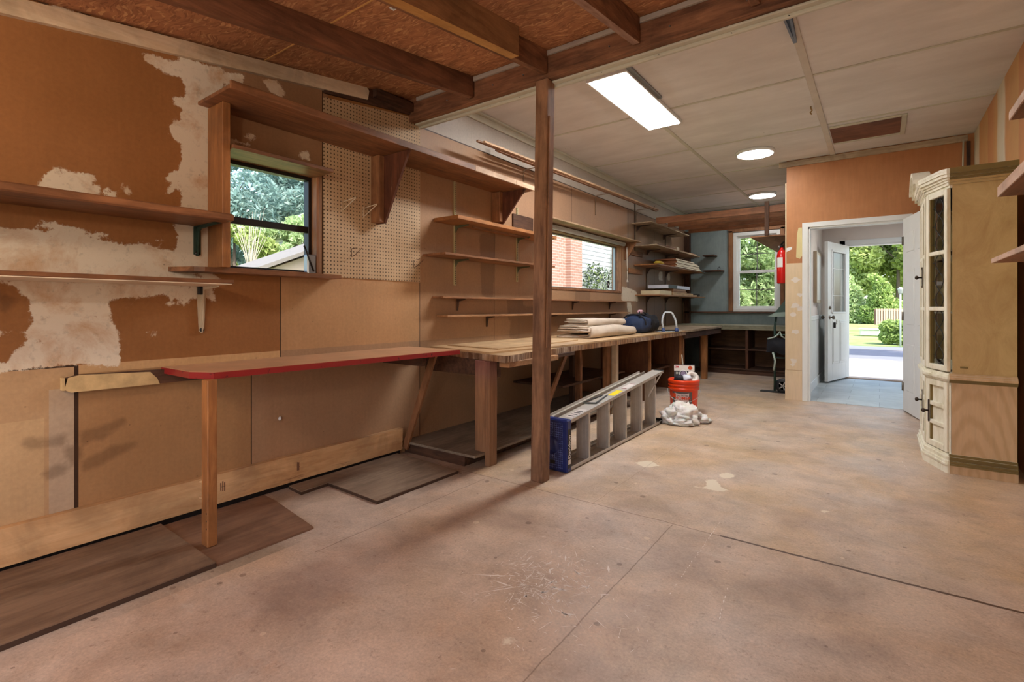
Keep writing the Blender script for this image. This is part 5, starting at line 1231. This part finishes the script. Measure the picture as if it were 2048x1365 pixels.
# tool bag
tb = thing('tool_bag', 'dark blue and black canvas tool bag on the workbench behind the cloths', 'bag', (-2.42, 6.05, ZB))
M_navy = plain('navy_canvas', srgb(44, 58, 88), .8, bump=.5); M_bkc = plain('black_canvas', srgb(24, 25, 32), .8, bump=.5)
m = MB()
def bagf(a, b):
    th = 2*PI*a; y = 5.76+.58*b; e = max(0, 1-abs(2*b-1)**8)**.5
    X = math.copysign(abs(math.cos(th))**.6, math.cos(th))*.15*e; Z = .11+math.copysign(abs(math.sin(th))**.65, math.sin(th))*.11*e*(1-.25*abs(math.cos(th))*max(0, math.sin(th)))
    n = mnoise.noise(Vector((X*14, y*11, Z*14)))+.5*mnoise.noise(Vector((X*30, y*26, Z*30))); return (-2.42+X*(1+.14*n), y+.02*n, ZB+max(0.001, Z*(1+.13*n)))
m.grid(bagf, 44, 40); m.build('bag_body', M_navy, tb)
m = MB(); m.grid(lambda a, b: (lambda p: (-2.42+(p[0]+2.42)*1.03, p[1]+.003, ZB+(p[2]-ZB)*1.02))(bagf(a, .42+.58*b)), 44, 20); m.build('end_panel', M_bkc, tb)
for y in (5.82, 6.0):
    m = MB(); m.tube([(-2.42+.155*math.cos(PI*i/12), y, ZB+.10+.128*math.sin(PI*i/12)**.8) for i in range(13)], .009, 6); m.build('strap', M_bkc, tb)
m = MB(); m.tube([(-2.32, 5.78, ZB+.20), (-2.34, 5.80, ZB+.24), (-2.36, 5.86, ZB+.262), (-2.38, 5.96, ZB+.262), (-2.36, 6.04, ZB+.24), (-2.34, 6.06, ZB+.19)], .009, 8); m.build('handle', M_bkc, tb)
m = MB(); m.tube([(-2.36, 5.845, ZB+.262), (-2.38, 5.975, ZB+.262)], .022, 10); tag(m.build('handle_wrap', plain('pink_tag', srgb(216, 170, 180), .6), tb), 'pale pink wrap')
# white folding handle
wh = thing('folding_handle', 'white tubular loop handle with blue ends on the workbench', 'handle', (-2.14, 6.32, ZB))
ax = Vector((C_, S_, 0)); hc = Vector((-2.19, 6.42, 0))
hpnt = lambda s, z: (hc+ax*s)+Vector((0, 0, z))
m = MB(); m.tube([hpnt(-.075, ZB+.04), hpnt(-.088, ZB+.12), hpnt(-.085, ZB+.17), hpnt(-.062, ZB+.235), hpnt(-.045, ZB+.25), hpnt(.025, ZB+.25), hpnt(.045, ZB+.235), hpnt(.078, ZB+.17), hpnt(.092, ZB+.12), hpnt(.10, ZB+.04)], .0125, 10); m.build('tube_loop', plain('tube_white', srgb(214, 222, 226), .35), wh)
for s in (-.075, .10):
    m = MB(); m.lathe([(0, 0), (.024, 0), (.026, .02), (.018, .045), (.013, .05), (0, .05)], hpnt(s, ZB+.001), 14); m.build('foot_socket', plain('socket_blue', srgb(70, 90, 140), .4), wh)
m = MB(); m.bar(hpnt(-.17, ZB+.018), hpnt(.12, ZB+.018), .02, .018); m.build('base_bar', M_black, wh)
m = MB(); m.box(-2.36, -2.13, 6.35, 6.75, ZB-.0006, ZB+.003); single('paper_sheet', m, plain('paper', srgb(206, 212, 214), .6), 'pale sheet lying on the bench under the white handle', 'paper')

# things on the corner shelves
ZS3 = 1.739
G_B = 'pale boards stacked on the third corner shelf'
for i, (y0, y1, x0, x1) in enumerate(((7.75, 9.15, -2.86, -2.545), (7.80, 9.05, -2.87, -2.54), (7.78, 9.05, -2.86, -2.55), (7.80, 9.02, -2.87, -2.54), (7.82, 8.95, -2.86, -2.55), (7.76, 8.72, -2.88, -2.54))):
    m = MB(); m.box(x0, x1, y0, y1, ZS3+.0215*i, ZS3+.0215*i+.020, 0, .002); m.box(x1-.0, x1+.001, y0+.003, y1-.003, ZS3+.0215*i+.002, ZS3+.0215*i+.018, 1)
    single('stacked_board', m, [wood('stk', srgb(170, 112, 74), srgb(136, 84, 56), 'y', .6), plain('pale_edge', srgb(226, 212, 184), .6)], ['lowest board of the pale-edged stack on the third corner shelf', 'second board up in the pale-edged stack', 'third board up in the pale-edged stack', 'fourth board up in the pale-edged stack', 'fifth board up in the pale-edged stack', 'short reddish board on top of the pale-edged stack'][i], 'board', G_B)
m = MB(); blob(m, (-2.66, 7.36, ZS3+.031), (.05, .16, .030), 0, 2, .3); single('yellow_bundle', m, plain('yellow', srgb(208, 178, 66), .7), 'yellow cloth bundle on the third corner shelf', 'cloth')
ZS4 = 1.297
def bxs(name, x0, x1, y0, y1, z0, z1, mat, lb, cat, grp=None, band=None):
    m = MB(); m.box(x0, x1, y0, y1, z0, z1, 0, .002)
    if band: m.box(x1-.001, x1+.0008, y0+.003, y0+(y1-y0)*band[0], z0+.002, z1-.002, 1)
    return single(name, m, [mat]+([band[1]] if band else []), lb, cat, grp)
bxs('flat_box', -2.85, -2.56, 7.12, 7.62, ZS4, ZS4+.058, plain('box_cream', srgb(206, 192, 156), .6), 'cream box at the near end of the lowest corner shelf', 'box')
G_F = 'thin flat things stacked on the lowest corner shelf'
bxs('flat_board', -2.86, -2.56, 7.70, 8.95, ZS4, ZS4+.020, w_ply('y'), 'lowest long plywood strip on the lowest corner shelf', 'board', G_F)
bxs('flat_board', -2.86, -2.57, 7.72, 8.75, ZS4+.021, ZS4+.042, w_ply('y'), 'second plywood strip in the low corner pile', 'board', G_F)
bxs('flat_box', -2.86, -2.57, 7.72, 8.40, ZS4+.043, ZS4+.062, w_shelf('y'), 'thin brown piece in the middle of the low corner pile', 'board', G_F)
bxs('flat_box', -2.86, -2.56, 7.70, 8.32, ZS4+.063, ZS4+.098, w_shelf('y'), 'pale wooden tray under the white carton in the corner', 'tray', G_F)
bxs('carton', -2.87, -2.55, 7.45, 8.50, ZS4+.099, ZS4+.150, plain('carton_white', srgb(206, 210, 226), .5), 'flat white carton with a black end on the low corner pile', 'box', None, (.38, M_black))
m = MB(); blob(m, (-2.62, 9.12, ZS4+.026), (.05, .14, .028), 0, 4, .3); single('black_bundle', m, M_black, 'black rounded object at the far end of the lowest corner shelf', 'bundle')
ZS2 = 2.017
G_SC = 'scraps on the second corner shelf'
for i, (y, l, h, col) in enumerate(((7.35, .35, .018, (110, 80, 70)), (7.75, .3, .03, (150, 110, 90)), (8.05, .12, .05, (200, 180, 160)), (8.4, .5, .014, (170, 130, 104)), (8.85, .4, .02, (196, 150, 120)))):
    bxs('wood_scrap', -2.72+.01*i, -2.60, y-l/2, y+l/2, ZS2, ZS2+h, plain('scrap%d' % i, srgb(*col), .7), ['dark flat scrap at the near end of the second corner shelf', 'brown block on the second corner shelf', 'small upright pale block on the second corner shelf', 'thin strip lying along the second corner shelf', 'pinkish offcut at the far end of the second corner shelf'][i], 'scrap', G_SC)

# ================================================================ fire extinguisher
EXX, EXY = -.972, 6.98
fe = thing('fire_extinguisher', 'red fire extinguisher hanging on the wall end beside the doorway', 'fire extinguisher', (EXX, EXY, 1.40))
m = MB(); m.lathe([(0, 1.40), (.050, 1.40), (.057, 1.41), (.058, 1.74), (.050, 1.785), (.030, 1.815), (.020, 1.825), (.018, 1.845), (0, 1.845)], (EXX, EXY, 0), 28); m.build('cylinder', plain('extinguisher_red', srgb(206, 26, 22), .25, .6, var=.02), fe)
m = MB(); m.lathe([(0, 1.845), (.020, 1.845), (.022, 1.87), (.012, 1.875), (0, 1.875)], (EXX, EXY, 0), 12); m.bar((EXX-.01, EXY, 1.88), (EXX+.03, EXY-.06, 1.91), .018, .008); m.bar((EXX-.01, EXY, 1.872), (EXX+.03, EXY-.07, 1.868), .018, .006); m.build('valve_handle', M_black, fe)
m = MB(); m.lathe([(0, 0), (.016, 0), (.016, .014), (0, .014)], (EXX-.035, EXY-.01, 1.85), 12, 0, 'x'); m.build('gauge', M_galv, fe)
m = MB(); m.grid(lambda a, b: (EXX+.0585*math.cos(-2.55+1.25*a), EXY+.0585*math.sin(-2.55+1.25*a), 1.60+.12*b), 10, 2); m.build('paper_label', M_white, fe, fixn=False)
m = MB(); m.box(-.914, -.909, EXY-.03, EXY+.03, 1.66, 1.86, 0, .002); m.tube([(EXX+.02*0+.03, EXY+.05, 1.82), (EXX+.055, EXY+.02, 1.7), (EXX+.055, EXY-.0, 1.55)], .008, 8, 1); m.build('hose_and_hook', [M_galv, M_black], fe)
m = MB(); m.prism([(-.902, 1.77), (-.845, 1.80), (-.842, 1.83), (-.90, 1.82)], YD-.003, YD-.001, 'y'); single('paper_scrap', m, M_white, 'torn white tag stuck on the orange wall beside the extinguisher', 'tag')

# hand truck
hx, hy = -1.04, 7.32
hk = thing('hand_truck', 'green metal hand truck parked behind the wall end', 'hand truck', (hx, hy, 0))
m = MB()
for x in (-1.10, -.94): m.tube([(x, hy-.02, .02), (x, hy-.02, .85), (x+.01, hy+.03, 1.0)], .014, 8)
for z in (.15, .45, .75): m.tube([(-1.10, hy-.02, z), (-.94, hy-.02, z)], .010, 8)
m.tube([(-1.09, hy+.03, 1.0), (-1.02, hy+.10, 1.08), (-.95, hy+.03, 1.0)], .014, 8); m.build('frame', M_green, hk)
m = MB(); m.box(-1.27, -.93, hy-.08, hy+.06, .002, .008); m.build('toe_plate', plain('dark_plate', srgb(64, 60, 60), .5, .5, .5), hk)
m = MB(); m.lathe([(0, -.018), (.055, -.018), (.060, -.01), (.060, .01), (.055, .018), (0, .018)], (-.995, hy-.05, .095), 24, 1, 'y'); m.lathe([(.052, -.022), (.092, -.022), (.096, -.01), (.096, .01), (.092, .022), (.052, .022), (.052, -.022)], (-.995, hy-.05, .095), 28, 0, 'y')
for i in range(5): a = 2*PI*i/5; m.bar((-.995, hy-.075, .095), (-.995+.055*math.cos(a), hy-.075, .095+.055*math.sin(a)), .014, .008, 2, (0, 1, 0))
m.build('wheel', [M_black, plain('hub_grey', srgb(150, 146, 142), .5), M_galv], hk)
m = MB(); m.prism([(-1.17, .985), (-1.09, 1.035), (-.93, 1.05), (-.93, .985)], hy-.12, hy-.02, 'y'); m.prism([(-1.09, 1.035), (-.97, 1.20), (-.94, 1.22), (-.93, 1.05)], hy-.10, hy-.06, 'y', 1); m.build('folding_platform', [plain('pale_green', srgb(128, 146, 136), .5), M_green], hk)
bb = thing('tool_pouch', 'black cloth pouch with pale rope hung on the green hand truck', 'pouch', (-1.05, hy-.13, .5))
m = MB(); m.grid(lambda a, b: (-1.17+.24*a+.02*(1-b)*(a-.5), hy-.14-.04*math.sin(PI*a)*math.sin(PI*min(b, 1)), .52+.19*b+.02*math.sin(6*a)), 14, 8); m.grid(lambda a, b: (-1.17+.24*a, hy-.10+.01*math.sin(PI*a), .52+.19*b), 14, 8); m.build('pouch_body', M_bkc, bb)
m = MB(); m.tube([(-1.16, hy-.17, .70), (-1.08, hy-.18, .725), (-1.04, hy-.18, .76), (-1.02, hy-.18, .80), (-1.0, hy-.18, .74), (-.95, hy-.17, .71)], .009, 6); m.build('rope', plain('rope_pale', srgb(176, 190, 178), .7), bb); m = MB(); m.tube([(-1.10, hy-.165, .53), (-1.07, hy-.18, .42), (-1.09, hy-.17, .30)], .012, 6); m.build('rope', plain('rope_pale', srgb(176, 190, 178), .7), bb)

# framed panel in the vestibule
m = MB(); m.box(-.735, -.690, 8.02, 8.62, 1.17, 1.88, 0, .004); m.box(-.690, -.6885, 8.06, 8.58, 1.21, 1.84, 1)
single('wall_panel', m, [plain('panel_beige', srgb(186, 172, 148), .5), plain('panel_pale', srgb(206, 206, 200), .4)], 'beige framed panel on the left wall of the entry passage', 'panel')

# ================================================================ OUTSIDE
def leaf_mat(key, c1, c2, hi):
    t = NT(key); oc = t.coord(rnd=False)
    at = t.n('ShaderNodeAttribute', attribute_name='tint'); c = t.ramp(at.outputs['Fac'], [(0, c1), (.55, c2), (1, hi)])
    t.t.nodes.remove(t.b)
    d = t.n('ShaderNodeBsdfDiffuse'); tr = t.n('ShaderNodeBsdfTranslucent'); mx = t.n('ShaderNodeMixShader'); mx.inputs[0].default_value = .45
    t.l(c, d.inputs[0]); t.l(c, tr.inputs[0]); t.l(d.outputs[0], mx.inputs[1]); t.l(tr.outputs[0], mx.inputs[2]); t.l(mx.outputs[0], t.out.inputs[0]); return t.m
def leaves(name, centres, n, size, mat, parent=None, needle=1.0):
    """a crown: n leaf blades around the shells of several clumps"""
    C = np.array([c[:3] for c in centres]); R = np.array([c[3] for c in centres]); k = rng.choice(len(C), n, p=R**2/np.sum(R**2))
    d = rng.normal(size=(n, 3)); d /= np.linalg.norm(d, axis=1)[:, None]
    rad = R[k]*rng.uniform(.55, 1.0, n)**.6; P = C[k]+d*rad[:, None]*np.array([1, 1, .85])
    a = rng.normal(size=(n, 3)); a /= np.linalg.norm(a, axis=1)[:, None]; b = np.cross(a, rng.normal(size=(n, 3))); b /= np.linalg.norm(b, axis=1)[:, None]
    s = size*rng.uniform(.6, 1.3, n)[:, None]; a = a*s; b = b*s*.5*needle
    V = np.stack([P-a, P-b, P+a, P+b], 1).reshape(-1, 3)
    me = bpy.data.meshes.new(name)
    org = np.array(parent.location) if parent is not None else np.array([C[:, 0].mean(), C[:, 1].mean(), P[:, 2].min()])
    me.from_pydata((V-org).tolist(), [], [(4*i, 4*i+1, 4*i+2, 4*i+3) for i in range(n)]); me.materials.append(mat)
    at = me.attributes.new('tint', 'FLOAT', 'FACE'); at.data.foreach_set('value', np.clip(rng.normal(.5, .22, n), 0, 1).astype(np.float32)); me.update()
    o = bpy.data.objects.new(name, me); COL.objects.link(o); o.location = (0, 0, 0) if parent is not None else tuple(org)
    if parent is not None: o.parent = parent
    return o
L_pine = leaf_mat('pine_needles', srgb(78, 104, 100), srgb(140, 166, 156), srgb(196, 212, 200))
L_lime = leaf_mat('lime_leaves', srgb(116, 134, 72), srgb(172, 186, 110), srgb(216, 224, 170))
L_green = leaf_mat('green_leaves', srgb(96, 120, 64), srgb(160, 182, 104), srgb(210, 224, 160))
L_fir = leaf_mat('fir_leaves', srgb(112, 134, 90), srgb(178, 198, 138), srgb(224, 234, 190))
M_bark = plain('bark', srgb(96, 82, 70), .9)
def clumps(c, r, n, rr, zs=1.0):
    out = []
    for i in range(n):
        d = Vector(rng.normal(size=3)).normalized()*rng.uniform(.2, 1)**.5
        out.append((c[0]+d.x*r[0], c[1]+d.y*r[1], c[2]+d.z*r[2]*zs, rr*rng.uniform(.6, 1.2)))
    return out
def tree(name, x, y, z0, cz, r, n, size, mat, label, group, ncl=14, rr=None, cat='tree', trunk=True, needle=1.0):
    t = thing(name, label, cat, (x, y, z0), group)
    cl = clumps((x, y, cz), r, ncl, rr or min(r)*.45)
    leaves('foliage', cl, n, size, mat, t, needle)
    if trunk:
        m = MB(); m.tube([(x, y, z0), (x+.05, y, (z0+cz)/2), (x, y, cz+r[2]*.5)], [.16, .12, .03], 8)
        for c in cl[:5]: m.tube([(x, y, cz-r[2]*.4), ((x+c[0])/2, (y+c[1])/2, (cz+c[2])/2), c[:3]], [.06, .04, .015], 6)
        m.build('trunk', M_bark, t)
    return t
GZ = -.12
t = NT('lawn'); co = t.coord(rnd=False)
M_lawn = t.done(t.mix(t.ramp(t.noise(co, .6, 6, .7), [(.35, 0.0), (.65, 1.0)]), srgb(112, 136, 74), srgb(156, 166, 108)), .9, .1)
m = MB(); m.box(-60, 60, -40, 90, GZ-.3, GZ-.02); gr = struct('ground_lawn', m, M_lawn)
m = MB(); m.box(-4.2, 6, 9.56, 15.7, GZ-.02, GZ); m.box(-8, 6, -12, YB-.12, GZ-.02, GZ-.001); struct('ground_driveway', m, plain('concrete_drive', srgb(172, 164, 156), .8, var=.12, scale=2))
m = MB(); m.box(-40, 40, 15.7, 18.0, GZ-.02, GZ-.004); struct('ground_road', m, plain('asphalt', srgb(112, 110, 118), .85, var=.2, scale=3))
m = MB(); m.box(-40, 40, 18.0, 19.4, GZ-.02, GZ+.01); struct('ground_sidewalk', m, plain('sidewalk', srgb(176, 168, 160), .85))
# seen through the entry
def pt(u, v, Y):            # position on the plane y = Y
    r = _ray(u, v); t_ = Y/r[1]; return (t_*r[0], Y, EYE+t_*r[2])
p = pt(1740, 668, 27)
ub = thing('utility_box', 'low pale green utility box on the lawn across the road', 'box', (p[0], 27, GZ)); m = MB(); m.box(p[0]-.36, p[0]+.36, 26.7, 27.4, GZ, .14, 0, .03); m.build('cabinet_body', plain('util', srgb(200, 212, 190), .6), ub); m = MB(); m.box(p[0]-.4, p[0]+.4, 26.65, 27.45, .14, .20, 0, .02); m.build('lid', plain('util2', srgb(214, 222, 204), .6), ub)
hx0, hx1 = pt(1764, 670, 21)[0], pt(1815, 670, 21)[0]
cl = [(x, 21+dy, z, .28) for x in np.arange(hx0+.2, hx1+.6, .3) for dy in (0, .5) for z in (GZ+.25, .45)]
tag(leaves('hedge', cl, 9000, .06, L_green), 'clipped green hedge on the lawn seen through the entry door', 'hedge')
FY = 44
fx0, fx1 = pt(1752, 640, FY)[0], pt(1830, 640, FY)[0]
fe2 = thing('garden_fence', 'pinkish board fence behind the hedge', 'fence', ((fx0+fx1)/2, FY, 0))
fw = plain('fence_wood', srgb(206, 176, 150), .8)
nb = 15
for i in range(nb): x = fx0+(fx1-fx0)*i/nb; m = MB(); m.box(x, x+(fx1-fx0)/nb*.72, FY-.02*(i % 2), FY+.02, GZ, 1.05, 0); m.build('fence_board', fw, fe2)
for z in (.1, .9): m = MB(); m.box(fx0, fx1, FY+.03, FY+.08, z, z+.08); m.build('rail', fw, fe2)
m = MB(); m.box(fx0-.1, fx1, FY+.10, FY+.12, -.1, 1.02); m.build('back_board', plain('fence_dark', srgb(120, 92, 76), .8), fe2)
lx = pt(1801, 640, 20)[0]
lp = thing('lamp_post', 'white lamp post beside the entry door view of the lawn', 'lamp post', (lx, 20, GZ)); m = MB(); m.tube([(lx, 20, GZ), (lx, 20, 1.55)], .025, 10); m.build('pole', M_white, lp); m = MB(); m.lathe([(0, 1.55), (.05, 1.55), (.07, 1.68), (.08, 1.69), (.02, 1.76), (0, 1.76)], (lx, 20, 0), 8); m.build('lantern', plain('lantern', srgb(206, 206, 200), .4), lp)
G_T = 'trees across the road'
for i, (u, Y, cz, r, n, mt, lb) in enumerate(((1700, 56, 7.6, (4.5, 3, 5.0), 16000, L_fir, 'dark spreading pine across the road, left in the entry view'), (1795, 52, 7.2, (4.5, 3, 5.6), 20000, L_lime, 'big bright lime-leaved tree across the road above the fence'),
        (1750, 66, 9.0, (9, 3, 8), 20000, L_green, 'tall green tree furthest back across the road'), (1870, 56, 7.5, (5, 3, 6), 12000, L_lime, 'bright tree mostly hidden by the open inner door'), (1630, 56, 7, (5, 3, 5), 9000, L_green, 'tree hidden left of the entry opening'))):
    x = pt(u, 600, Y)[0]; tree('leafy_tree', x, Y, GZ, cz, r, n, .22, mt, lb, G_T, 22, 1.6)
for i, (u, w) in enumerate(((1762, .9), (1700, 1.0))):
    x = pt(u, 600, 47.5+i*1)[0]; cl = [(x+rng.normal(0, .2), 47.5+i*1, z, 1.3*w*(1.1-z/4.5)) for z in np.arange(.3, 3.6, .35)]
    tag(leaves('conical_shrub', cl, 6000, .12, L_green if i == 0 else L_fir), ['conical bright green shrub rising behind the fence', 'soft pale green conifer left of the fence'][i], 'shrub')
# overhanging crown that shades the road
tree('leafy_tree', 5.2, 14.6, GZ, 6.8, (3.6, 3.0, 1.8), 12000, .16, L_lime, 'overhanging tree beside the driveway, casting shade on the road', G_T, 18, 1.2)
# seen through the far window: dense evergreen
G_E = 'evergreens behind the far window'
for i, (x, y, z, r, mt, lb) in enumerate(((-3.5, 12.6, 2.3, (.9, .7, 1.8), L_fir, 'drooping evergreen right outside the far window, left one'), (-2.35, 13.2, 2.2, (.75, .6, 2.0), L_fir, 'drooping evergreen outside the far window, right one'), (-3.6, 15.6, 2.6, (1.7, .8, 2.6), L_green, 'dark evergreen further behind the far window'))):
    tree('evergreen_tree', x, y, GZ, z, r, 16000 if i < 2 else 12000, .085, mt, lb, G_E, 26, .5, needle=.5)
m = MB(); m.box(-4.2, -1.5, 11.2, 11.26, GZ, .85); m.box(-4.2, -1.5, 11.19, 11.27, .85, .9); 
single('low_wall', m, plain('brickish', srgb(176, 120, 100), .85), 'low reddish brick garden wall outside the far window', 'wall')
# seen through the small window: trees and a neighbour's garage
G_N = 'trees beyond the small window'
for i, (x, y, cz, r, n, sz, mt, lb) in enumerate(((-27.5, 11.2, 5.5, (3.6, 4.2, 4.4), 24000, .19, L_pine, 'large blue-green pine behind the neighbour roof, left half of the small window'), (-27, 17.4, 6.3, (3.6, 4.0, 4.4), 24000, .19, L_pine, 'large blue-green pine on the right in the small window'),
        (-35, 15.8, 10.0, (3.6, 6.0, 5.4), 18000, .24, L_pine, 'tallest pine crown further back beyond the small window'), (-17.6, 8.15, 2.6, (1.5, 1.25, 1.75), 13000, .105, L_lime, 'bright lime shrub low in the small window'), (-16.6, 9.9, 3.3, (.8, 1.3, 1.2), 9000, .095, L_fir, 'pale leafy bush right of the lime shrub'),
        (-29, 5.4, 5.2, (3.4, 2.6, 4.6), 9000, .21, L_pine, 'pine partly hidden behind the shelf end board'))):
    tree('pine_tree' if mt is L_pine else 'garden_shrub', x, y, GZ, cz, r, n, sz, mt, lb, G_N, 24, min(r)*.42, 'tree' if mt is L_pine else 'shrub', needle=.6 if mt is L_pine else 1)
m = MB()
for i in range(26):
    a = rng.uniform(-1, 1); h = rng.uniform(1.2, 2.4); m.tube([(-16.0, 7.9, 2.0), (-16.0, 7.9+a*.25, 2.0+h*.5), (-16.0+rng.uniform(-.2, .2), 7.9+a*.6, 2.0+h)], [.012, .007, .003], 5)
m.tube([(-16.0, 7.9, GZ), (-16.0, 7.9, 2.0)], .05, 8)
single('bare_shrub', m, plain('twig', srgb(196, 180, 160), .8), 'bare twiggy shrub before the pines in the small window', 'shrub')
hs1 = thing('neighbour_garage', 'low pinkish garage with pale gable roof in the small window', 'building', (-14, 10, GZ))
sid = NT('lap_siding'); co = sid.coord(rnd=False); sx = sid.n('ShaderNodeSeparateXYZ'); sid.l(co, sx.inputs[0])
fz = sid.math('FRACT', sid.math('MULTIPLY', sx.outputs[2], 7.5)); sid.bump(fz, .8, .02); M_sid = sid.done(sid.mix(sid.math('LESS_THAN', fz, .14), srgb(196, 196, 196), srgb(120, 122, 126)), .6, .3)
m = MB(); m.box(-13.6, -12.2, 6.6, 13.4, GZ, 2.1); m.prism([(6.6, 2.1), (13.4, 2.1), (10.0, 3.5)], -13.6, -12.2, 'x'); m.build('wall', plain('garage_wall', srgb(206, 184, 168), .8, var=.06), hs1)
m = MB()
for s0, s1 in (((6.1, 1.98), (10.0, 3.58)), ((13.9, 1.98), (10.0, 3.58))):
    m.prism([s0, s1, (s1[0], s1[1]+.10), (s0[0], s0[1]+.10)], -13.7, -11.95, 'x')
m.build('roof', plain('roof_pale', srgb(128, 120, 114), .8), hs1)
m = MB(); m.box(-12.19, -12.15, 8.6, 9.2, 1.2, 2.0); m.build('window', M_white, hs1)
hs2 = thing('neighbour_house', 'white sided house gable behind the garage in the small window', 'building', (-19, 12, GZ))
m = MB(); m.box(-21.5, -18.2, 10.9, 16.2, GZ, 4.1); m.prism([(10.9, 4.1), (16.2, 4.1), (13.55, 5.5)], -21.5, -18.2, 'x'); m.build('wall', M_sid, hs2)
m = MB()
for s0, s1 in (((10.5, 3.9), (13.55, 5.6)), ((16.6, 3.9), (13.55, 5.6))): m.prism([s0, s1, (s1[0], s1[1]+.14), (s0[0], s0[1]+.12)], -21.8, -18.0, 'x')
m.build('roof', plain('roof_grey', srgb(150, 148, 146), .8), hs2)
# seen through the long window: brick and siding of the next house
hs3 = thing('brick_house', 'brick and white sided house close outside the long window', 'building', (-7.5, 14, GZ))
t = NT('pale_brick'); co = t.coord(rnd=False, rot=(0, PI/2, PI/2)); br = t.n('ShaderNodeTexBrick'); br.inputs['Scale'].default_value = 1; br.inputs['Brick Width'].default_value = .22; br.inputs['Row Height'].default_value = .075; br.inputs['Mortar Size'].default_value = .008
br.inputs['Color1'].default_value = srgb(172, 130, 114); br.inputs['Color2'].default_value = srgb(156, 114, 98); br.inputs['Mortar'].default_value = srgb(180, 164, 156)
tc = t.n('ShaderNodeTexCoord'); sp = t.n('ShaderNodeSeparateXYZ'); cb = t.n('ShaderNodeCombineXYZ'); t.l(tc.outputs['Object'], sp.inputs[0]); t.l(sp.outputs[1], cb.inputs[0]); t.l(sp.outputs[2], cb.inputs[1]); t.l(cb.outputs[0], br.inputs['Vector']); M_brick = t.done(br.outputs[0], .8, .2)
m = MB(); m.box(-10, -7.0, 7.0, 12.1, GZ, 4.5); m.build('brick_wall', M_brick, hs3)
m = MB(); m.box(-9.6, -6.85, 12.1, 12.75, GZ, 5.2); m.build('chimney', M_brick, hs3)
m = MB(); m.box(-10, -7.05, 12.75, 15.3, GZ, 4.5); m.build('sided_wall', M_sid, hs3)
m = MB(); m.box(-7.1, -6.95, 15.3, 15.65, GZ, 4.5); m.build('corner_trim', M_white, hs3)
m = MB(); m.box(-10.3, -6.7, 6.8, 15.8, 4.5, 4.75); m.build('roof', M_white, hs3)
L_dk = leaf_mat('vine_leaves', srgb(50, 60, 56), srgb(96, 108, 86), srgb(190, 210, 110))
cl = [(-6.9, 13.7+rng.uniform(-.7, 1.1), rng.uniform(.3, 2.4), .30) for i in range(26)]+[(-6.8, 15.1, z, .22) for z in np.arange(0, 3.4, .2)]
tag(leaves('climbing_vine', cl, 2600, .05, L_dk), 'dark climbing vine on the white siding outside the long window', 'vine')
